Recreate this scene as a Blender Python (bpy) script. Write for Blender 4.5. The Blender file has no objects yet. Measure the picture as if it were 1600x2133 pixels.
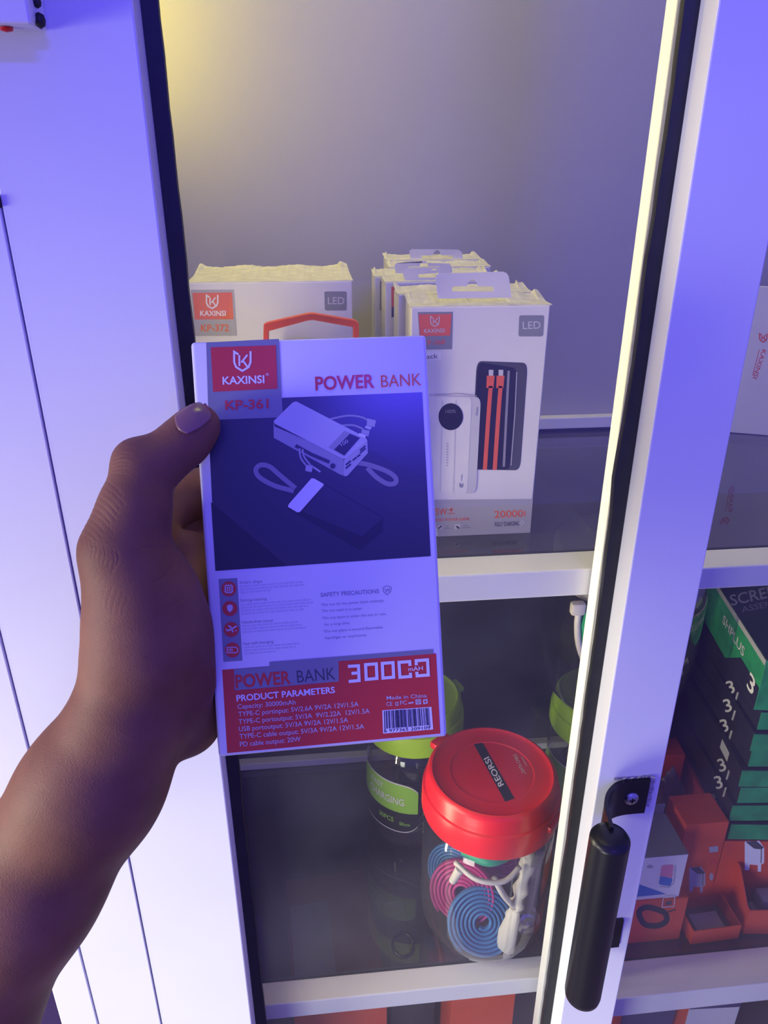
import bpy, bmesh, math, random
import numpy as np
from mathutils import Vector, Matrix
random.seed(7)
SC = bpy.context.scene
COL = SC.collection
V = Vector
# ------------------------------------------------------------------ camera
FPX, PITCH, YAW, EYE = 1540.0, math.radians(24.2), math.radians(5.8), 1.5
CAMP = V((0, 0, EYE))
FWD = V((math.sin(YAW)*math.cos(PITCH), math.cos(YAW)*math.cos(PITCH), -math.sin(PITCH)))
RGT = V((math.cos(YAW), -math.sin(YAW), 0))
UPV = RGT.cross(FWD)
cd = bpy.data.cameras.new('camera')
cd.sensor_fit = 'VERTICAL'; cd.sensor_height = 36; cd.lens = FPX/2133*36
cd.clip_start = 0.01
cam = bpy.data.objects.new('camera', cd); COL.objects.link(cam)
cam.matrix_world = Matrix(((RGT.x, UPV.x, -FWD.x, 0), (RGT.y, UPV.y, -FWD.y, 0), (RGT.z, UPV.z, -FWD.z, EYE), (0, 0, 0, 1)))
SC.camera = cam
# ------------------------------------------------------------------ world, lights, exposure
SC.view_settings.view_transform = 'Standard'
SC.view_settings.look = 'None'
SC.view_settings.exposure = 0.0
SC.view_settings.gamma = 1.0
SC.view_settings.use_curve_mapping = False
w = bpy.data.worlds.new('shop_air'); SC.world = w; w.use_nodes = True
w.node_tree.nodes['Background'].inputs[0].default_value = (0.165, 0.130, 1.0, 1)
w.node_tree.nodes['Background'].inputs[1].default_value = 0.93
def area(name, loc, target, sx, sy, watts, col, spread=180):
    l = bpy.data.lights.new(name, 'AREA'); l.shape = 'RECTANGLE'; l.size = sx; l.size_y = sy
    l.energy = watts; l.color = col; l.spread = math.radians(spread)
    o = bpy.data.objects.new(name, l); COL.objects.link(o)
    o.location = loc
    o.rotation_euler = (V(target)-V(loc)).to_track_quat('-Z', 'Y').to_euler()
    return o
# blue LED fitting of the shop front, above and behind the photographer
area('blue_led_light', (0.29, -0.98, 2.15), (0.08, 0.4, 1.75), 0.30, 0.06, 1.3, (0.07, 0.05, 1.0), 60)
# daylight through the shop door to the left: a side shaft; below it an added low fill lamp
area('doorway_daylight_side', (-0.95, 0.00, 1.24), (0.0, 0.33, 0.88), 0.4, 0.45, 4.3, (1.0, 0.97, 0.76), 86)
area('low_fill_light', (-0.60, -0.40, 0.60), (0.20, 0.40, 0.70), 0.35, 0.4, 1.4, (1.0, 1.0, 0.84), 72)  # added fill without a known source, whitens the lower door frames
# warm LED strips inside the cabinet: behind the left door stile, under the top; the inner and corner fills are added
area('warm_strip_light_front', (-0.095, 0.437, 1.60), (0.20, 0.447, 1.60), 0.012, 1.00, 0.85, (1.0, 0.84, 0.33), 56)
area('warm_fill_light_inner', (-0.094, 0.4445, 1.64), (-0.02, 0.58, 1.64), 0.010, 0.74, 0.13, (1.0, 0.84, 0.36), 80)  # second beam at the left strip, added to brighten the box fronts
area('warm_fill_light_corner', (-0.175, 0.685, 1.85), (0.10, 0.735, 1.85), 0.012, 0.6, 1.4, (1.0, 0.80, 0.04))  # added lamp, no strip known here; yellows the left of the back panel
area('warm_strip_light_top', (0.00, 0.52, 2.30), (0.00, 0.53, 1.3), 0.25, 0.02, 2.4, (1.0, 0.97, 0.20))
area('warm_strip_light_lower', (-0.0945, 0.440, 1.03), (0.20, 0.470, 1.03), 0.012, 0.36, 0.62, (1.0, 0.86, 0.58), 110)

# ------------------------------------------------------------------ measuring helpers
def ray(px, py): return FWD + RGT*((px-800)/FPX) - UPV*((py-1066.5)/FPX)
def aty(px, py, y):
    d = ray(px, py); return CAMP + d*(y/d.y)
def atz(px, py, z):
    d = ray(px, py); return CAMP + d*((z-EYE)/d.z)
def atd(px, py, dep): return CAMP + ray(px, py)*dep
# ------------------------------------------------------------------ materials
MATS = {}
def mat(name, col, rough=0.5, metal=0.0, coat=0.0, noise=0.0, nscale=40, bump=0.0, bscale=300, spec=0.5, emit=None):
    if name in MATS: return MATS[name]
    m = bpy.data.materials.new(name); m.use_nodes = True
    nt = m.node_tree; b = nt.nodes['Principled BSDF']
    b.inputs['Base Color'].default_value = (*col, 1); b.inputs['Roughness'].default_value = rough
    b.inputs['Metallic'].default_value = metal; b.inputs['Coat Weight'].default_value = coat
    b.inputs['Coat Roughness'].default_value = 0.22
    b.inputs['Specular IOR Level'].default_value = spec
    tc = nt.nodes.new('ShaderNodeTexCoord')
    if noise:
        n = nt.nodes.new('ShaderNodeTexNoise'); n.inputs['Scale'].default_value = nscale; n.inputs['Detail'].default_value = 5
        r = nt.nodes.new('ShaderNodeValToRGB')
        r.color_ramp.elements[0].color = (*[c*(1-noise) for c in col], 1); r.color_ramp.elements[0].position = 0.3
        r.color_ramp.elements[1].color = (*[min(1, c*(1+noise*0.5)) for c in col], 1); r.color_ramp.elements[1].position = 0.75
        nt.links.new(tc.outputs['Object'], n.inputs['Vector']); nt.links.new(n.outputs['Fac'], r.inputs['Fac'])
        nt.links.new(r.outputs['Color'], b.inputs['Base Color'])
    if bump:
        n2 = nt.nodes.new('ShaderNodeTexNoise'); n2.inputs['Scale'].default_value = bscale; n2.inputs['Detail'].default_value = 4
        bp = nt.nodes.new('ShaderNodeBump'); bp.inputs['Strength'].default_value = bump; bp.inputs['Distance'].default_value = 0.001
        nt.links.new(tc.outputs['Object'], n2.inputs['Vector']); nt.links.new(n2.outputs['Fac'], bp.inputs['Height'])
        nt.links.new(bp.outputs['Normal'], b.inputs['Normal'])
    if emit:
        b.inputs['Emission Color'].default_value = (*emit[:3], 1); b.inputs['Emission Strength'].default_value = emit[3]
    MATS[name] = m; return m
def glass(name, tint, refl=1.0, rough=0.0, ior=1.45, haze=0.0):
    m = bpy.data.materials.new(name); m.use_nodes = True; nt = m.node_tree
    for n in list(nt.nodes): nt.nodes.remove(n)
    out = nt.nodes.new('ShaderNodeOutputMaterial'); tr = nt.nodes.new('ShaderNodeBsdfTransparent')
    tr.inputs[0].default_value = (*tint, 1)
    gl = nt.nodes.new('ShaderNodeBsdfGlossy'); gl.inputs['Roughness'].default_value = rough
    fr = nt.nodes.new('ShaderNodeFresnel'); fr.inputs[0].default_value = ior
    mu = nt.nodes.new('ShaderNodeMath'); mu.operation = 'MULTIPLY'; mu.inputs[1].default_value = refl; mu.use_clamp = True
    mx = nt.nodes.new('ShaderNodeMixShader')
    ge = nt.nodes.new('ShaderNodeNewGeometry'); io = nt.nodes.new('ShaderNodeMath'); io.operation = 'MULTIPLY_ADD'
    io.inputs[1].default_value = 1/ior-ior; io.inputs[2].default_value = ior   # thin sheet: same reflectance from both sides
    nt.links.new(ge.outputs['Backfacing'], io.inputs[0]); nt.links.new(io.outputs[0], fr.inputs[0])
    nt.links.new(fr.outputs[0], mu.inputs[0]); nt.links.new(mu.outputs[0], mx.inputs[0])
    nt.links.new(tr.outputs[0], mx.inputs[1]); nt.links.new(gl.outputs[0], mx.inputs[2])
    last = mx.outputs[0]
    if haze:  # grey diffuse haze mixed over the glass, uneven by noise
        df = nt.nodes.new('ShaderNodeBsdfDiffuse'); df.inputs[0].default_value = (0.6, 0.6, 0.6, 1)
        m2 = nt.nodes.new('ShaderNodeMixShader'); m2.inputs[0].default_value = haze
        tc = nt.nodes.new('ShaderNodeTexCoord'); n = nt.nodes.new('ShaderNodeTexNoise'); n.inputs['Scale'].default_value = 9; n.inputs['Detail'].default_value = 6
        mp = nt.nodes.new('ShaderNodeMapRange'); mp.inputs[1].default_value = 0.35; mp.inputs[2].default_value = 0.75; mp.inputs[3].default_value = haze*0.4; mp.inputs[4].default_value = haze*1.6
        nt.links.new(tc.outputs['Object'], n.inputs['Vector']); nt.links.new(n.outputs['Fac'], mp.inputs[0]); nt.links.new(mp.outputs[0], m2.inputs[0])
        nt.links.new(last, m2.inputs[1]); nt.links.new(df.outputs[0], m2.inputs[2]); last = m2.outputs[0]
    nt.links.new(last, out.inputs[0]); MATS[name] = m; return m
M = {}
M['alu'] = mat('white_coated_aluminium', (0.80, 0.80, 0.80), 0.38, noise=0.05, nscale=6, bump=0.02, bscale=600)
M['alu_edge'] = mat('scuffed_aluminium_edge', (0.66, 0.66, 0.64), 0.45, noise=0.15, nscale=60)
M['rubber'] = mat('black_rubber', (0.012, 0.012, 0.016), 0.55, noise=0.3, nscale=90)
M['handle'] = mat('black_coated_metal', (0.012, 0.012, 0.013), 0.33, bump=0.03, bscale=900)
M['screw'] = mat('screw_steel', (0.45, 0.45, 0.48), 0.3, metal=1.0)
M['sealant'] = mat('torn_film', (0.55, 0.52, 0.50), 0.6, noise=0.4, nscale=200)
M['pane'] = glass('door_glass', (0.94, 0.95, 0.95), 1.1, 0.0, haze=0.034)  # grey layer stands in for the veil of reflections in the pane
M['shelf'] = glass('smoked_shelf_glass', (0.62, 0.62, 0.62), 1.7, 0.02, 1.52, haze=0.05)
M['shelf_edge'] = mat('shelf_glass_edge', (0.05, 0.06, 0.06), 0.25)
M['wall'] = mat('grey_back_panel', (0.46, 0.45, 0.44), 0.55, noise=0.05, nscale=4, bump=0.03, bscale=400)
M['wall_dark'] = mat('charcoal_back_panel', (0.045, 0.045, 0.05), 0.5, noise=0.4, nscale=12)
M['inner'] = mat('cabinet_inner_side', (0.55, 0.55, 0.54), 0.5)
M['floor'] = mat('tan_tile', (0.55, 0.42, 0.25), 0.45, noise=0.1, nscale=5)
M['plaster'] = mat('shop_wall_plaster', (0.62, 0.60, 0.58), 0.8, noise=0.08, nscale=8)
M['card'] = mat('white_cardboard', (0.80, 0.79, 0.77), 0.45, noise=0.04, nscale=30, bump=0.03, bscale=250)
M['gloss'] = mat('laminated_white_card', (0.82, 0.82, 0.82), 0.42, coat=0.6, noise=0.02, nscale=20, bump=0.04, bscale=120)
M['rag'] = mat('frayed_board_edge', (0.74, 0.71, 0.62), 0.8, noise=0.2, nscale=120)
M['p_grey'] = mat('print_grey', (0.25, 0.26, 0.28), 0.4, coat=0.3)
M['p_lgrey'] = mat('print_light_grey', (0.42, 0.42, 0.44), 0.45)
M['p_pale'] = mat('print_pale_grey', (0.62, 0.62, 0.64), 0.45)
M['p_red'] = mat('print_red', (0.66, 0.05, 0.025), 0.42, coat=0.2)
M['p_orange'] = mat('print_orange', (0.80, 0.13, 0.04), 0.45)
M['p_white'] = mat('print_white', (0.85, 0.85, 0.85), 0.45)
M['p_black'] = mat('print_black', (0.012, 0.012, 0.016), 0.4)
M['p_navy'] = mat('print_photo_navy', (0.022, 0.020, 0.048), 0.35, coat=0.6)
M['p_navy2'] = mat('print_photo_navy_mid', (0.035, 0.032, 0.066), 0.35, coat=0.3)
M['p_navy3'] = mat('print_photo_navy_deep', (0.014, 0.013, 0.030), 0.35, coat=0.3)
M['p_bank'] = mat('print_bank_top', (0.62, 0.62, 0.64), 0.4)
M['p_bank2'] = mat('print_bank_side', (0.40, 0.40, 0.43), 0.4)
M['p_bank3'] = mat('print_bank_end', (0.50, 0.50, 0.53), 0.4)
M['p_mid'] = mat('print_mid_grey', (0.30, 0.28, 0.32), 0.4)
M['p_text'] = mat('print_faint_text', (0.33, 0.32, 0.42), 0.5)
M['p_dark'] = mat('print_dark_grey', (0.07, 0.07, 0.08), 0.4)
M['p_blue'] = mat('print_blue', (0.02, 0.17, 0.50), 0.4)
M['p_cream'] = mat('print_cream', (0.70, 0.55, 0.40), 0.4)
M['p_pink'] = mat('print_pink', (0.75, 0.25, 0.36), 0.4)
M['orange'] = mat('orange_cardboard', (0.72, 0.085, 0.018), 0.5, noise=0.08, nscale=30)
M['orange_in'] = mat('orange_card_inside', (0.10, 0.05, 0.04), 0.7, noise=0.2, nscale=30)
M['navy_card'] = mat('navy_cardboard', (0.03, 0.03, 0.12), 0.45)
M['green_card'] = mat('green_cardboard', (0.02, 0.34, 0.10), 0.42, noise=0.35, nscale=70)
M['dgreen_card'] = mat('dark_green_cardboard', (0.015, 0.040, 0.026), 0.5, noise=0.2, nscale=40)
M['black_card'] = mat('black_cardboard', (0.014, 0.014, 0.016), 0.5, noise=0.3, nscale=60)
M['grey_card'] = mat('grey_cardboard', (0.20, 0.19, 0.19), 0.55, noise=0.1, nscale=40)
M['plastic_o'] = mat('orange_plastic', (0.90, 0.10, 0.035), 0.3)
M['red'] = mat('red_plastic', (0.74, 0.010, 0.012), 0.34, noise=0.08, nscale=30, bump=0.02, bscale=400)
M['green'] = mat('lime_plastic', (0.36, 0.62, 0.015), 0.4, noise=0.1, nscale=25)
M['pet'] = glass('clear_jar_plastic', (0.94, 0.94, 0.94), 2.0, 0.05, 1.5, haze=0.03)  # grey haze put in so the clear walls show
M['film'] = glass('plastic_film', (0.50, 0.47, 0.50), 1.2, 0.25, 1.45, haze=0.30)
M['lab_green'] = mat('jar_label_green', (0.26, 0.52, 0.05), 0.45)
M['lab_black'] = mat('jar_label_black', (0.012, 0.012, 0.012), 0.45)
M['lab_edge'] = mat('jar_label_edge', (0.62, 0.62, 0.62), 0.5)
M['c_blue'] = mat('blue_cable', (0.035, 0.20, 0.50), 0.45)
M['c_pink'] = mat('pink_cable', (0.58, 0.03, 0.26), 0.45)
M['c_white'] = mat('white_cable', (0.72, 0.69, 0.64), 0.45)
M['c_dark'] = mat('black_cable', (0.01, 0.01, 0.01), 0.4)
M['c_green'] = mat('green_sleeve', (0.02, 0.35, 0.16), 0.4)
M['c_grey'] = mat('grey_plastic', (0.30, 0.29, 0.29), 0.45)
M['foil'] = mat('silver_foil', (0.75, 0.76, 0.78), 0.2, metal=1.0)
M['led'] = mat('warm_led_strip', (0.9, 0.8, 0.4), 0.4, emit=(1.0, 0.75, 0.25, 4.0))

# ------------------------------------------------------------------ object helpers
PLOC = {}
def tag(o, label, cat, group=None):
    o['label'] = label; o['category'] = cat
    if group: o['group'] = group
    return o
def thing(name, label, cat, loc, group=None):
    o = bpy.data.objects.new(name, None); o.empty_display_size = 0.02; COL.objects.link(o)
    o.location = loc; PLOC[o] = V(loc)
    return tag(o, label, cat, group)
def obj(name, bm, m, parent=None, smooth=False, kind=None, label=None):
    if isinstance(bm, bmesh.types.BMesh):
        me = bpy.data.meshes.new(name); bmesh.ops.recalc_face_normals(bm, faces=bm.faces[:]); bm.to_mesh(me); bm.free()
    else: me = bm
    me.name = name
    for mm in (m if isinstance(m, (list, tuple)) else [m]): me.materials.append(mm)
    if smooth:
        for p in me.polygons: p.use_smooth = True
        if smooth == 'auto':
            try: me.set_sharp_from_angle(angle=math.radians(38))
            except Exception: pass
    o = bpy.data.objects.new(name, me); COL.objects.link(o)
    if parent is not None:
        o.parent = parent
        o.matrix_parent_inverse = Matrix.Translation(-PLOC.get(parent, V((0, 0, 0))))
    if kind: o['kind'] = kind
    if label: o['label'] = label
    return o
def solid(o, a, b, c, bev=0.0, seg=2, bm=None):
    """parallelepiped from corner o along vectors a,b,c"""
    nb = bmesh.new()
    o, a, b, c = V(o), V(a), V(b), V(c)
    vs = [nb.verts.new(o + a*i + b*j + c*k) for k in (0, 1) for j in (0, 1) for i in (0, 1)]
    for f in ((0, 2, 3, 1), (4, 5, 7, 6), (0, 1, 5, 4), (2, 6, 7, 3), (0, 4, 6, 2), (1, 3, 7, 5)): nb.faces.new([vs[i] for i in f])
    bmesh.ops.recalc_face_normals(nb, faces=nb.faces[:])
    if bev: bmesh.ops.bevel(nb, geom=nb.edges[:], offset=bev, segments=seg, affect='EDGES', profile=0.5)
    return merge(bm, nb)
def merge(bm, nb):
    if bm is None: return nb
    me = bpy.data.meshes.new('t'); nb.to_mesh(me); nb.free(); bm.from_mesh(me); bpy.data.meshes.remove(me); return bm
def bx(x0, x1, y0, y1, z0, z1, bev=0.0, bm=None, seg=2):
    return solid((x0, y0, z0), (x1-x0, 0, 0), (0, y1-y0, 0), (0, 0, z1-z0), bev, seg, bm)
def lathe(cen, prof, n=64, bm=None, ax=V((0, 0, 1)), closed=False):
    nb = bmesh.new(); cen = V(cen); ax = V(ax).normalized()
    e1 = ax.orthogonal().normalized(); e2 = ax.cross(e1)
    rings = []
    for r, z in prof:
        if r < 1e-6: rings.append([nb.verts.new(cen + ax*z)])
        else: rings.append([nb.verts.new(cen + ax*z + (e1*math.cos(2*math.pi*i/n) + e2*math.sin(2*math.pi*i/n))*r) for i in range(n)])
    for A, B in zip(rings, rings[1:]):
        for i in range(n):
            j = (i+1) % n
            if len(A) == 1 and len(B) == 1: continue
            if len(A) == 1: nb.faces.new((A[0], B[i], B[j]))
            elif len(B) == 1: nb.faces.new((A[i], A[j], B[0]))
            else: nb.faces.new((A[i], A[j], B[j], B[i]))
    return merge(bm, nb)
def catmull(pts, n=8, closed=False):
    P = [V(p) for p in pts]; out = []
    m = len(P)
    rng = range(m if closed else m-1)
    for i in rng:
        p1, p2 = P[i], P[(i+1) % m]
        p0 = P[(i-1) % m] if (closed or i > 0) else p1*2-p2
        p3 = P[(i+2) % m] if (closed or i < m-2) else p2*2-p1
        for k in range(n):
            t = k/n
            out.append(0.5*((2*p1) + (p2-p0)*t + (2*p0-5*p1+4*p2-p3)*t*t + (-p0+3*p1-3*p2+p3)*t**3))
    if not closed: out.append(P[-1])
    return out
def tube(pts, r, n=10, bm=None, flat=1.0, up=None, cap=True):
    nb = bmesh.new(); P = [V(p) for p in pts]; R = r if isinstance(r, (list, tuple)) else [r]*len(P)
    rings = []; prev = V(up) if up else None
    for i, p in enumerate(P):
        t = (P[min(i+1, len(P)-1)]-P[max(i-1, 0)]).normalized()
        if prev is None: prev = t.orthogonal()
        e1 = (prev - t*prev.dot(t)); e1 = e1.normalized() if e1.length > 1e-6 else t.orthogonal().normalized()
        e2 = t.cross(e1); prev = V(up) if up else e1
        rings.append([nb.verts.new(p + (e1*math.cos(2*math.pi*k/n)*flat + e2*math.sin(2*math.pi*k/n))*R[i]) for k in range(n)])
    for A, B in zip(rings, rings[1:]):
        for k in range(n): nb.faces.new((A[k], A[(k+1) % n], B[(k+1) % n], B[k]))
    if cap: nb.faces.new(rings[0][::-1]); nb.faces.new(rings[-1])
    return merge(bm, nb)
def prism(poly, vec, bev=0.0, bm=None):
    nb = bmesh.new(); vec = V(vec)
    A = [nb.verts.new(V(p)) for p in poly]; B = [nb.verts.new(V(p)+vec) for p in poly]
    nb.faces.new(A[::-1]); nb.faces.new(B); n = len(A)
    for i in range(n): nb.faces.new((A[i], A[(i+1) % n], B[(i+1) % n], B[i]))
    bmesh.ops.recalc_face_normals(nb, faces=nb.faces[:])
    if bev: bmesh.ops.bevel(nb, geom=nb.edges[:], offset=bev, segments=1, affect='EDGES')
    return merge(bm, nb)

# ------------------------------------------------------------------ flat print on a face
_TXT = {}
def text_mesh(s, bold):
    key = (s, bold)
    if key in _TXT: return _TXT[key]
    c = bpy.data.curves.new('t', 'FONT'); c.body = s; c.resolution_u = 3; c.offset = bold; c.fill_mode = 'FRONT'
    o = bpy.data.objects.new('t', c); COL.objects.link(o)
    dg = bpy.context.evaluated_depsgraph_get()
    me = bpy.data.meshes.new_from_object(o.evaluated_get(dg))
    vs = [(v.co.x, v.co.y) for v in me.vertices]; fs = [tuple(p.vertices) for p in me.polygons]
    bpy.data.objects.remove(o); bpy.data.curves.remove(c); bpy.data.meshes.remove(me)
    _TXT[key] = (vs, fs); return vs, fs
CAPH = max(v[1] for v in text_mesh('H', 0.0)[0])
class Face:
    """a planar face of a thing; print is measured off the photo and laid on the face itself"""
    def __init__(s, o, n, ux=None):
        s.o = V(o); s.n = V(n).normalized(); s.parts = {}
        s.ux = V(ux).normalized() if ux else None
    def hit(s, p):
        d = ray(*p); t = (s.o-CAMP).dot(s.n)/d.dot(s.n); return CAMP + d*t
    def bm(s, part, m, own=True):
        key = (part, m, len(s.parts) if own else 'text')      # every printed shape its own part, lettering joined
        if key not in s.parts: s.parts[key] = bmesh.new()
        return s.parts[key]
    def poly(s, part, m, pts, lay=1):
        b = s.bm(part, m); vs = [b.verts.new(s.hit(p) + s.n*(lay*0.00009)) for p in pts]; b.faces.new(vs)
    def disc(s, part, m, c, r, lay=1, n=24, ry=None):
        s.poly(part, m, [(c[0]+r*math.cos(2*math.pi*i/n), c[1]+(ry or r)*math.sin(2*math.pi*i/n)) for i in range(n)], lay)
    def rrect(s, part, m, q, f=0.16, lay=1):
        q = [V((*p, 0)) for p in q]; out = []
        for i in range(4):
            a, b, c = q[i-1], q[i], q[(i+1) % 4]
            A = b+(a-b)*f; C = b+(c-b)*f
            for k in range(5):
                t = k/4; out.append((A*(1-t)**2 + b*2*t*(1-t) + C*t*t)[:2])
        s.poly(part, m, out, lay)
    def ribbon(s, part, m, pts, wd, lay=1, closed=False, smooth=0):
        P = [V((*p, 0)) for p in pts]
        if smooth: P = catmull(P, smooth, closed)
        b = s.bm(part, m); n = len(P); L = []; R = []
        for i in range(n):
            a = P[i-1] if (i > 0 or closed) else P[i]; c = P[(i+1) % n] if (i < n-1 or closed) else P[i]
            d1 = (P[i]-a); d2 = (c-P[i])
            d1 = d1.normalized() if d1.length else d2.normalized(); d2 = d2.normalized() if d2.length else d1
            t = (d1+d2); t = t.normalized() if t.length > 1e-6 else d1
            k = 1/max(0.45, t.dot(d1)); nn = V((-t.y, t.x, 0))*wd/2*k
            L.append(b.verts.new(s.hit((P[i]+nn)[:2]) + s.n*(lay*0.00009))); R.append(b.verts.new(s.hit((P[i]-nn)[:2]) + s.n*(lay*0.00009)))
        for i in range(n if closed else n-1):
            j = (i+1) % n; b.faces.new((L[i], L[j], R[j], R[i]))
    def text(s, part, m, st, p0, p1, cap, bold=0.0, lay=2):
        vs, fs = text_mesh(st, bold)
        x0 = min(v[0] for v in vs); x1 = max(v[0] for v in vs)
        p0 = V((*p0, 0)); p1 = V((*p1, 0)); d = p1-p0; u = d/(x1-x0); nrm = V((d.y, -d.x, 0)).normalized()*(cap/CAPH)
        b = s.bm(part, m, False)
        bv = [b.verts.new(s.hit((p0 + u*(x-x0) + nrm*y)[:2]) + s.n*(lay*0.00009)) for x, y in vs]
        for f in fs:
            try: b.faces.new([bv[i] for i in f])
            except ValueError: pass
    def finish(s, parent, labels={}):
        for (part, m, k), b in s.parts.items():
            if part in ('barcode', 'small_print', 'parameters'): continue
            o = obj(part, b, m, parent)
            if part in labels: o['label'] = labels[part]
        for nm in ('barcode', 'small_print', 'parameters'):   # fine print: one part per ink
            for mm in {id(m): m for (pt, m, k) in s.parts if pt == nm}.values():
                tot = bmesh.new()
                for (pt, m, k), b in s.parts.items():
                    if pt == nm and m is mm: merge(tot, b)
                obj(nm, tot, mm, parent, kind='stuff')
        s.parts = {}
def crop(x0, y0, k): return lambda x, y: (x0+x/k, y0+y/k)
def shield_logo(F, part, m, c, k, wd, lay=3):
    q = lambda pts: [(c[0]+x*k, c[1]+y*k) for x, y in pts]
    F.ribbon(part, m, q([(-22, -34), (-47, -50), (-47, 10), (-36, 38), (0, 60), (36, 38), (47, 10), (47, -53)]), wd, lay)
    F.ribbon(part, m, q([(-17, -30), (-17, 32)]), wd*0.9, lay)
    F.ribbon(part, m, q([(29, -32), (-6, 12)]), wd*0.9, lay)
    F.ribbon(part, m, q([(4, 2), (29, 36)]), wd*0.9, lay)

# ================================================================== the place
def struct(name, bm, m): return obj(name, bm, m, kind='structure')
struct('floor', bx(-3, 3, -2.5, 3, -0.02, 0.0), M['floor'])
struct('wall_back', bx(-3, 3, 1.35, 1.40, 0.0, 2.9), M['plaster'])

# ---------------------------------------------------------------- cabinet body
ZA, ZB = 1.2495, 1.2455      # upper shelf: left bay, right bay
ZC, ZD = 0.7975, 0.7627       # lower shelf
WALL = 0.766
XP = 0.215                   # divider between the bays, hidden behind the doors' overlap
cab = thing('display_cabinet', 'white aluminium display cabinet with smoked glass shelves behind the power bank', 'cabinet', (0.2, 0.6, 0.0))
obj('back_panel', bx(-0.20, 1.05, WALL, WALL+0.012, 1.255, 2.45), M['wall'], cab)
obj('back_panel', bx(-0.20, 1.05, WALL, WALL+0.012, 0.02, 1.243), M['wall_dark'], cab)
for z, h in ((1.2505, 0.0125), (0.7985, 0.010)):
    obj('back_trim', bx(-0.20, 1.05, WALL-0.012, WALL, z, z+h, 0.001), M['alu'], cab)
obj('side_panel', bx(-0.212, -0.20, 0.445, WALL+0.012, 0.02, 2.45), M['inner'], cab)
obj('side_panel', bx(1.05, 1.062, 0.40, WALL+0.012, 0.02, 2.45), M['alu'], cab)
obj('top_panel', bx(-0.212, 1.062, 0.40, WALL+0.012, 2.45, 2.47), M['alu'], cab)
obj('plinth', bx(-0.212, 1.062, 0.41, WALL+0.012, 0.0, 0.06), M['alu'], cab)
def rail(x0, x1, z, y0, y1, hgt):
    o = obj('shelf_rail', bx(x0, x1, y0, y1, z-hgt, z, 0.0012), M['alu'], cab)
def gshelf(x0, x1, z, y0):
    obj('glass_shelf', bx(x0, x1, y0, WALL-0.013, z-0.006, z), M['shelf'], cab)
    obj('shelf_edge', bx(x0, x1, y0-0.0014, y0-0.0002, z-0.006, z-0.0003), M['shelf_edge'], cab)
rail(-0.19, XP, ZA, 0.4425, 0.470, 0.0215); rail(XP+0.002, 1.04, ZB, 0.4425, 0.470, 0.0180)
rail(-0.19, XP, ZC, 0.4490, 0.471, 0.0215); rail(XP+0.002, 1.04, ZD, 0.4425, 0.480, 0.0280)
gshelf(-0.195, XP, ZA, 0.4725); gshelf(XP+0.002, 1.045, ZB, 0.4725)
gshelf(-0.195, XP, ZC, 0.4745); gshelf(XP+0.002, 1.045, ZD, 0.4825)
obj('base_shelf', bx(-0.195, 1.045, 0.4425, WALL-0.013, 0.34, 0.36), M['inner'], cab)
obj('led_strip', bx(-0.112, -0.0955, 0.429, 0.4415, 1.09, 2.11), M['alu_edge'], cab, label='thin LED strip holder standing inside the left edge')
obj('led_strip', bx(-0.112, -0.0955, 0.429, 0.4415, 0.84, 1.085), M['alu_edge'], cab)
obj('led_strip', bx(-0.1995, -0.191, 0.612, 0.628, 1.50, 2.14), M['alu_edge'], cab)  # holder made up for the added corner lamp
# outer frame at the left of the doors
AX, BX_, CX = -0.1425, -0.190, aty(128, 2133, 0.3934).x
zt = aty(4, 432, 0.391).z
obj('frame_post', bx(BX_, AX, 0.3942, 0.44, 0.02, zt, 0.0006), M['alu'], cab)
obj('post_cap', bx(BX_-0.0003, AX+0.0006, 0.3925, 0.44, zt, zt+0.005, 0.0008), M['rubber'], cab)
obj('frame_post', bx(BX_, AX, 0.397, 0.44, zt+0.006, 2.45), M['alu'], cab)
obj('outer_jamb', bx(CX, BX_-0.0006, 0.3934, 0.44, 0.0, 2.45, 0.0008), M['alu'], cab)

# ---------------------------------------------------------------- front sliding door
YF, YG = 0.395, 0.415
d1 = thing('sliding_door', 'front glass sliding door with wide white stiles and a black bar handle', 'door', (0.06, 0.405, 0.07))
XL, XR0, XR1 = -0.0703, 0.1975, 0.2462
obj('left_stile', bx(AX+0.0006, XL, YF, 0.424, 0.07, 2.44, 0.0009), M['alu'], d1)
obj('right_stile', bx(XR0, XR1, YF, 0.424, 0.07, 2.44, 0.0009), M['alu'], d1)
obj('top_rail', bx(XL, XR0, YF, 0.424, 2.37, 2.44, 0.001), M['alu'], d1)
obj('bottom_rail', bx(XL, XR0, YF, 0.424, 0.07, 0.14, 0.001), M['alu'], d1)
def gasket(xs, side):
    """black rubber lip with the slightly uneven cut edge of the photo"""
    b = bmesh.new(); zs = [0.14+i*0.012 for i in range(187)]; prev = None
    rnd = random.Random(3 if side > 0 else 5); wob = 0.0
    for z in zs:
        wob = wob*0.75 + rnd.uniform(-1, 1)*0.00035
        bul = 0.0022*math.exp(-((z-1.335)/0.03)**2) + 0.0010*math.exp(-((z-1.452)/0.012)**2) if side < 0 else 0.0
        e = xs[1] + wob + side*(bul)
        row = [b.verts.new((x, y, z)) for x, y in ((xs[0], 0.4135), (e, 0.4145), (e, 0.4195), (xs[0], 0.4195))]
        if prev:
            for i in range(4): b.faces.new((prev[i], prev[(i+1) % 4], row[(i+1) % 4], row[i]))
        prev = row
    return b
obj('gasket', gasket((XL+0.0002, -0.0622), 1), M['rubber'], d1)
obj('gasket', gasket((XR0-0.0002, 0.1900), -1), M['rubber'], d1)
obj('glass_pane', bx(XL-0.004, XR0+0.004, 0.4165, 0.4205, 0.135, 2.375), M['pane'], d1)
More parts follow.
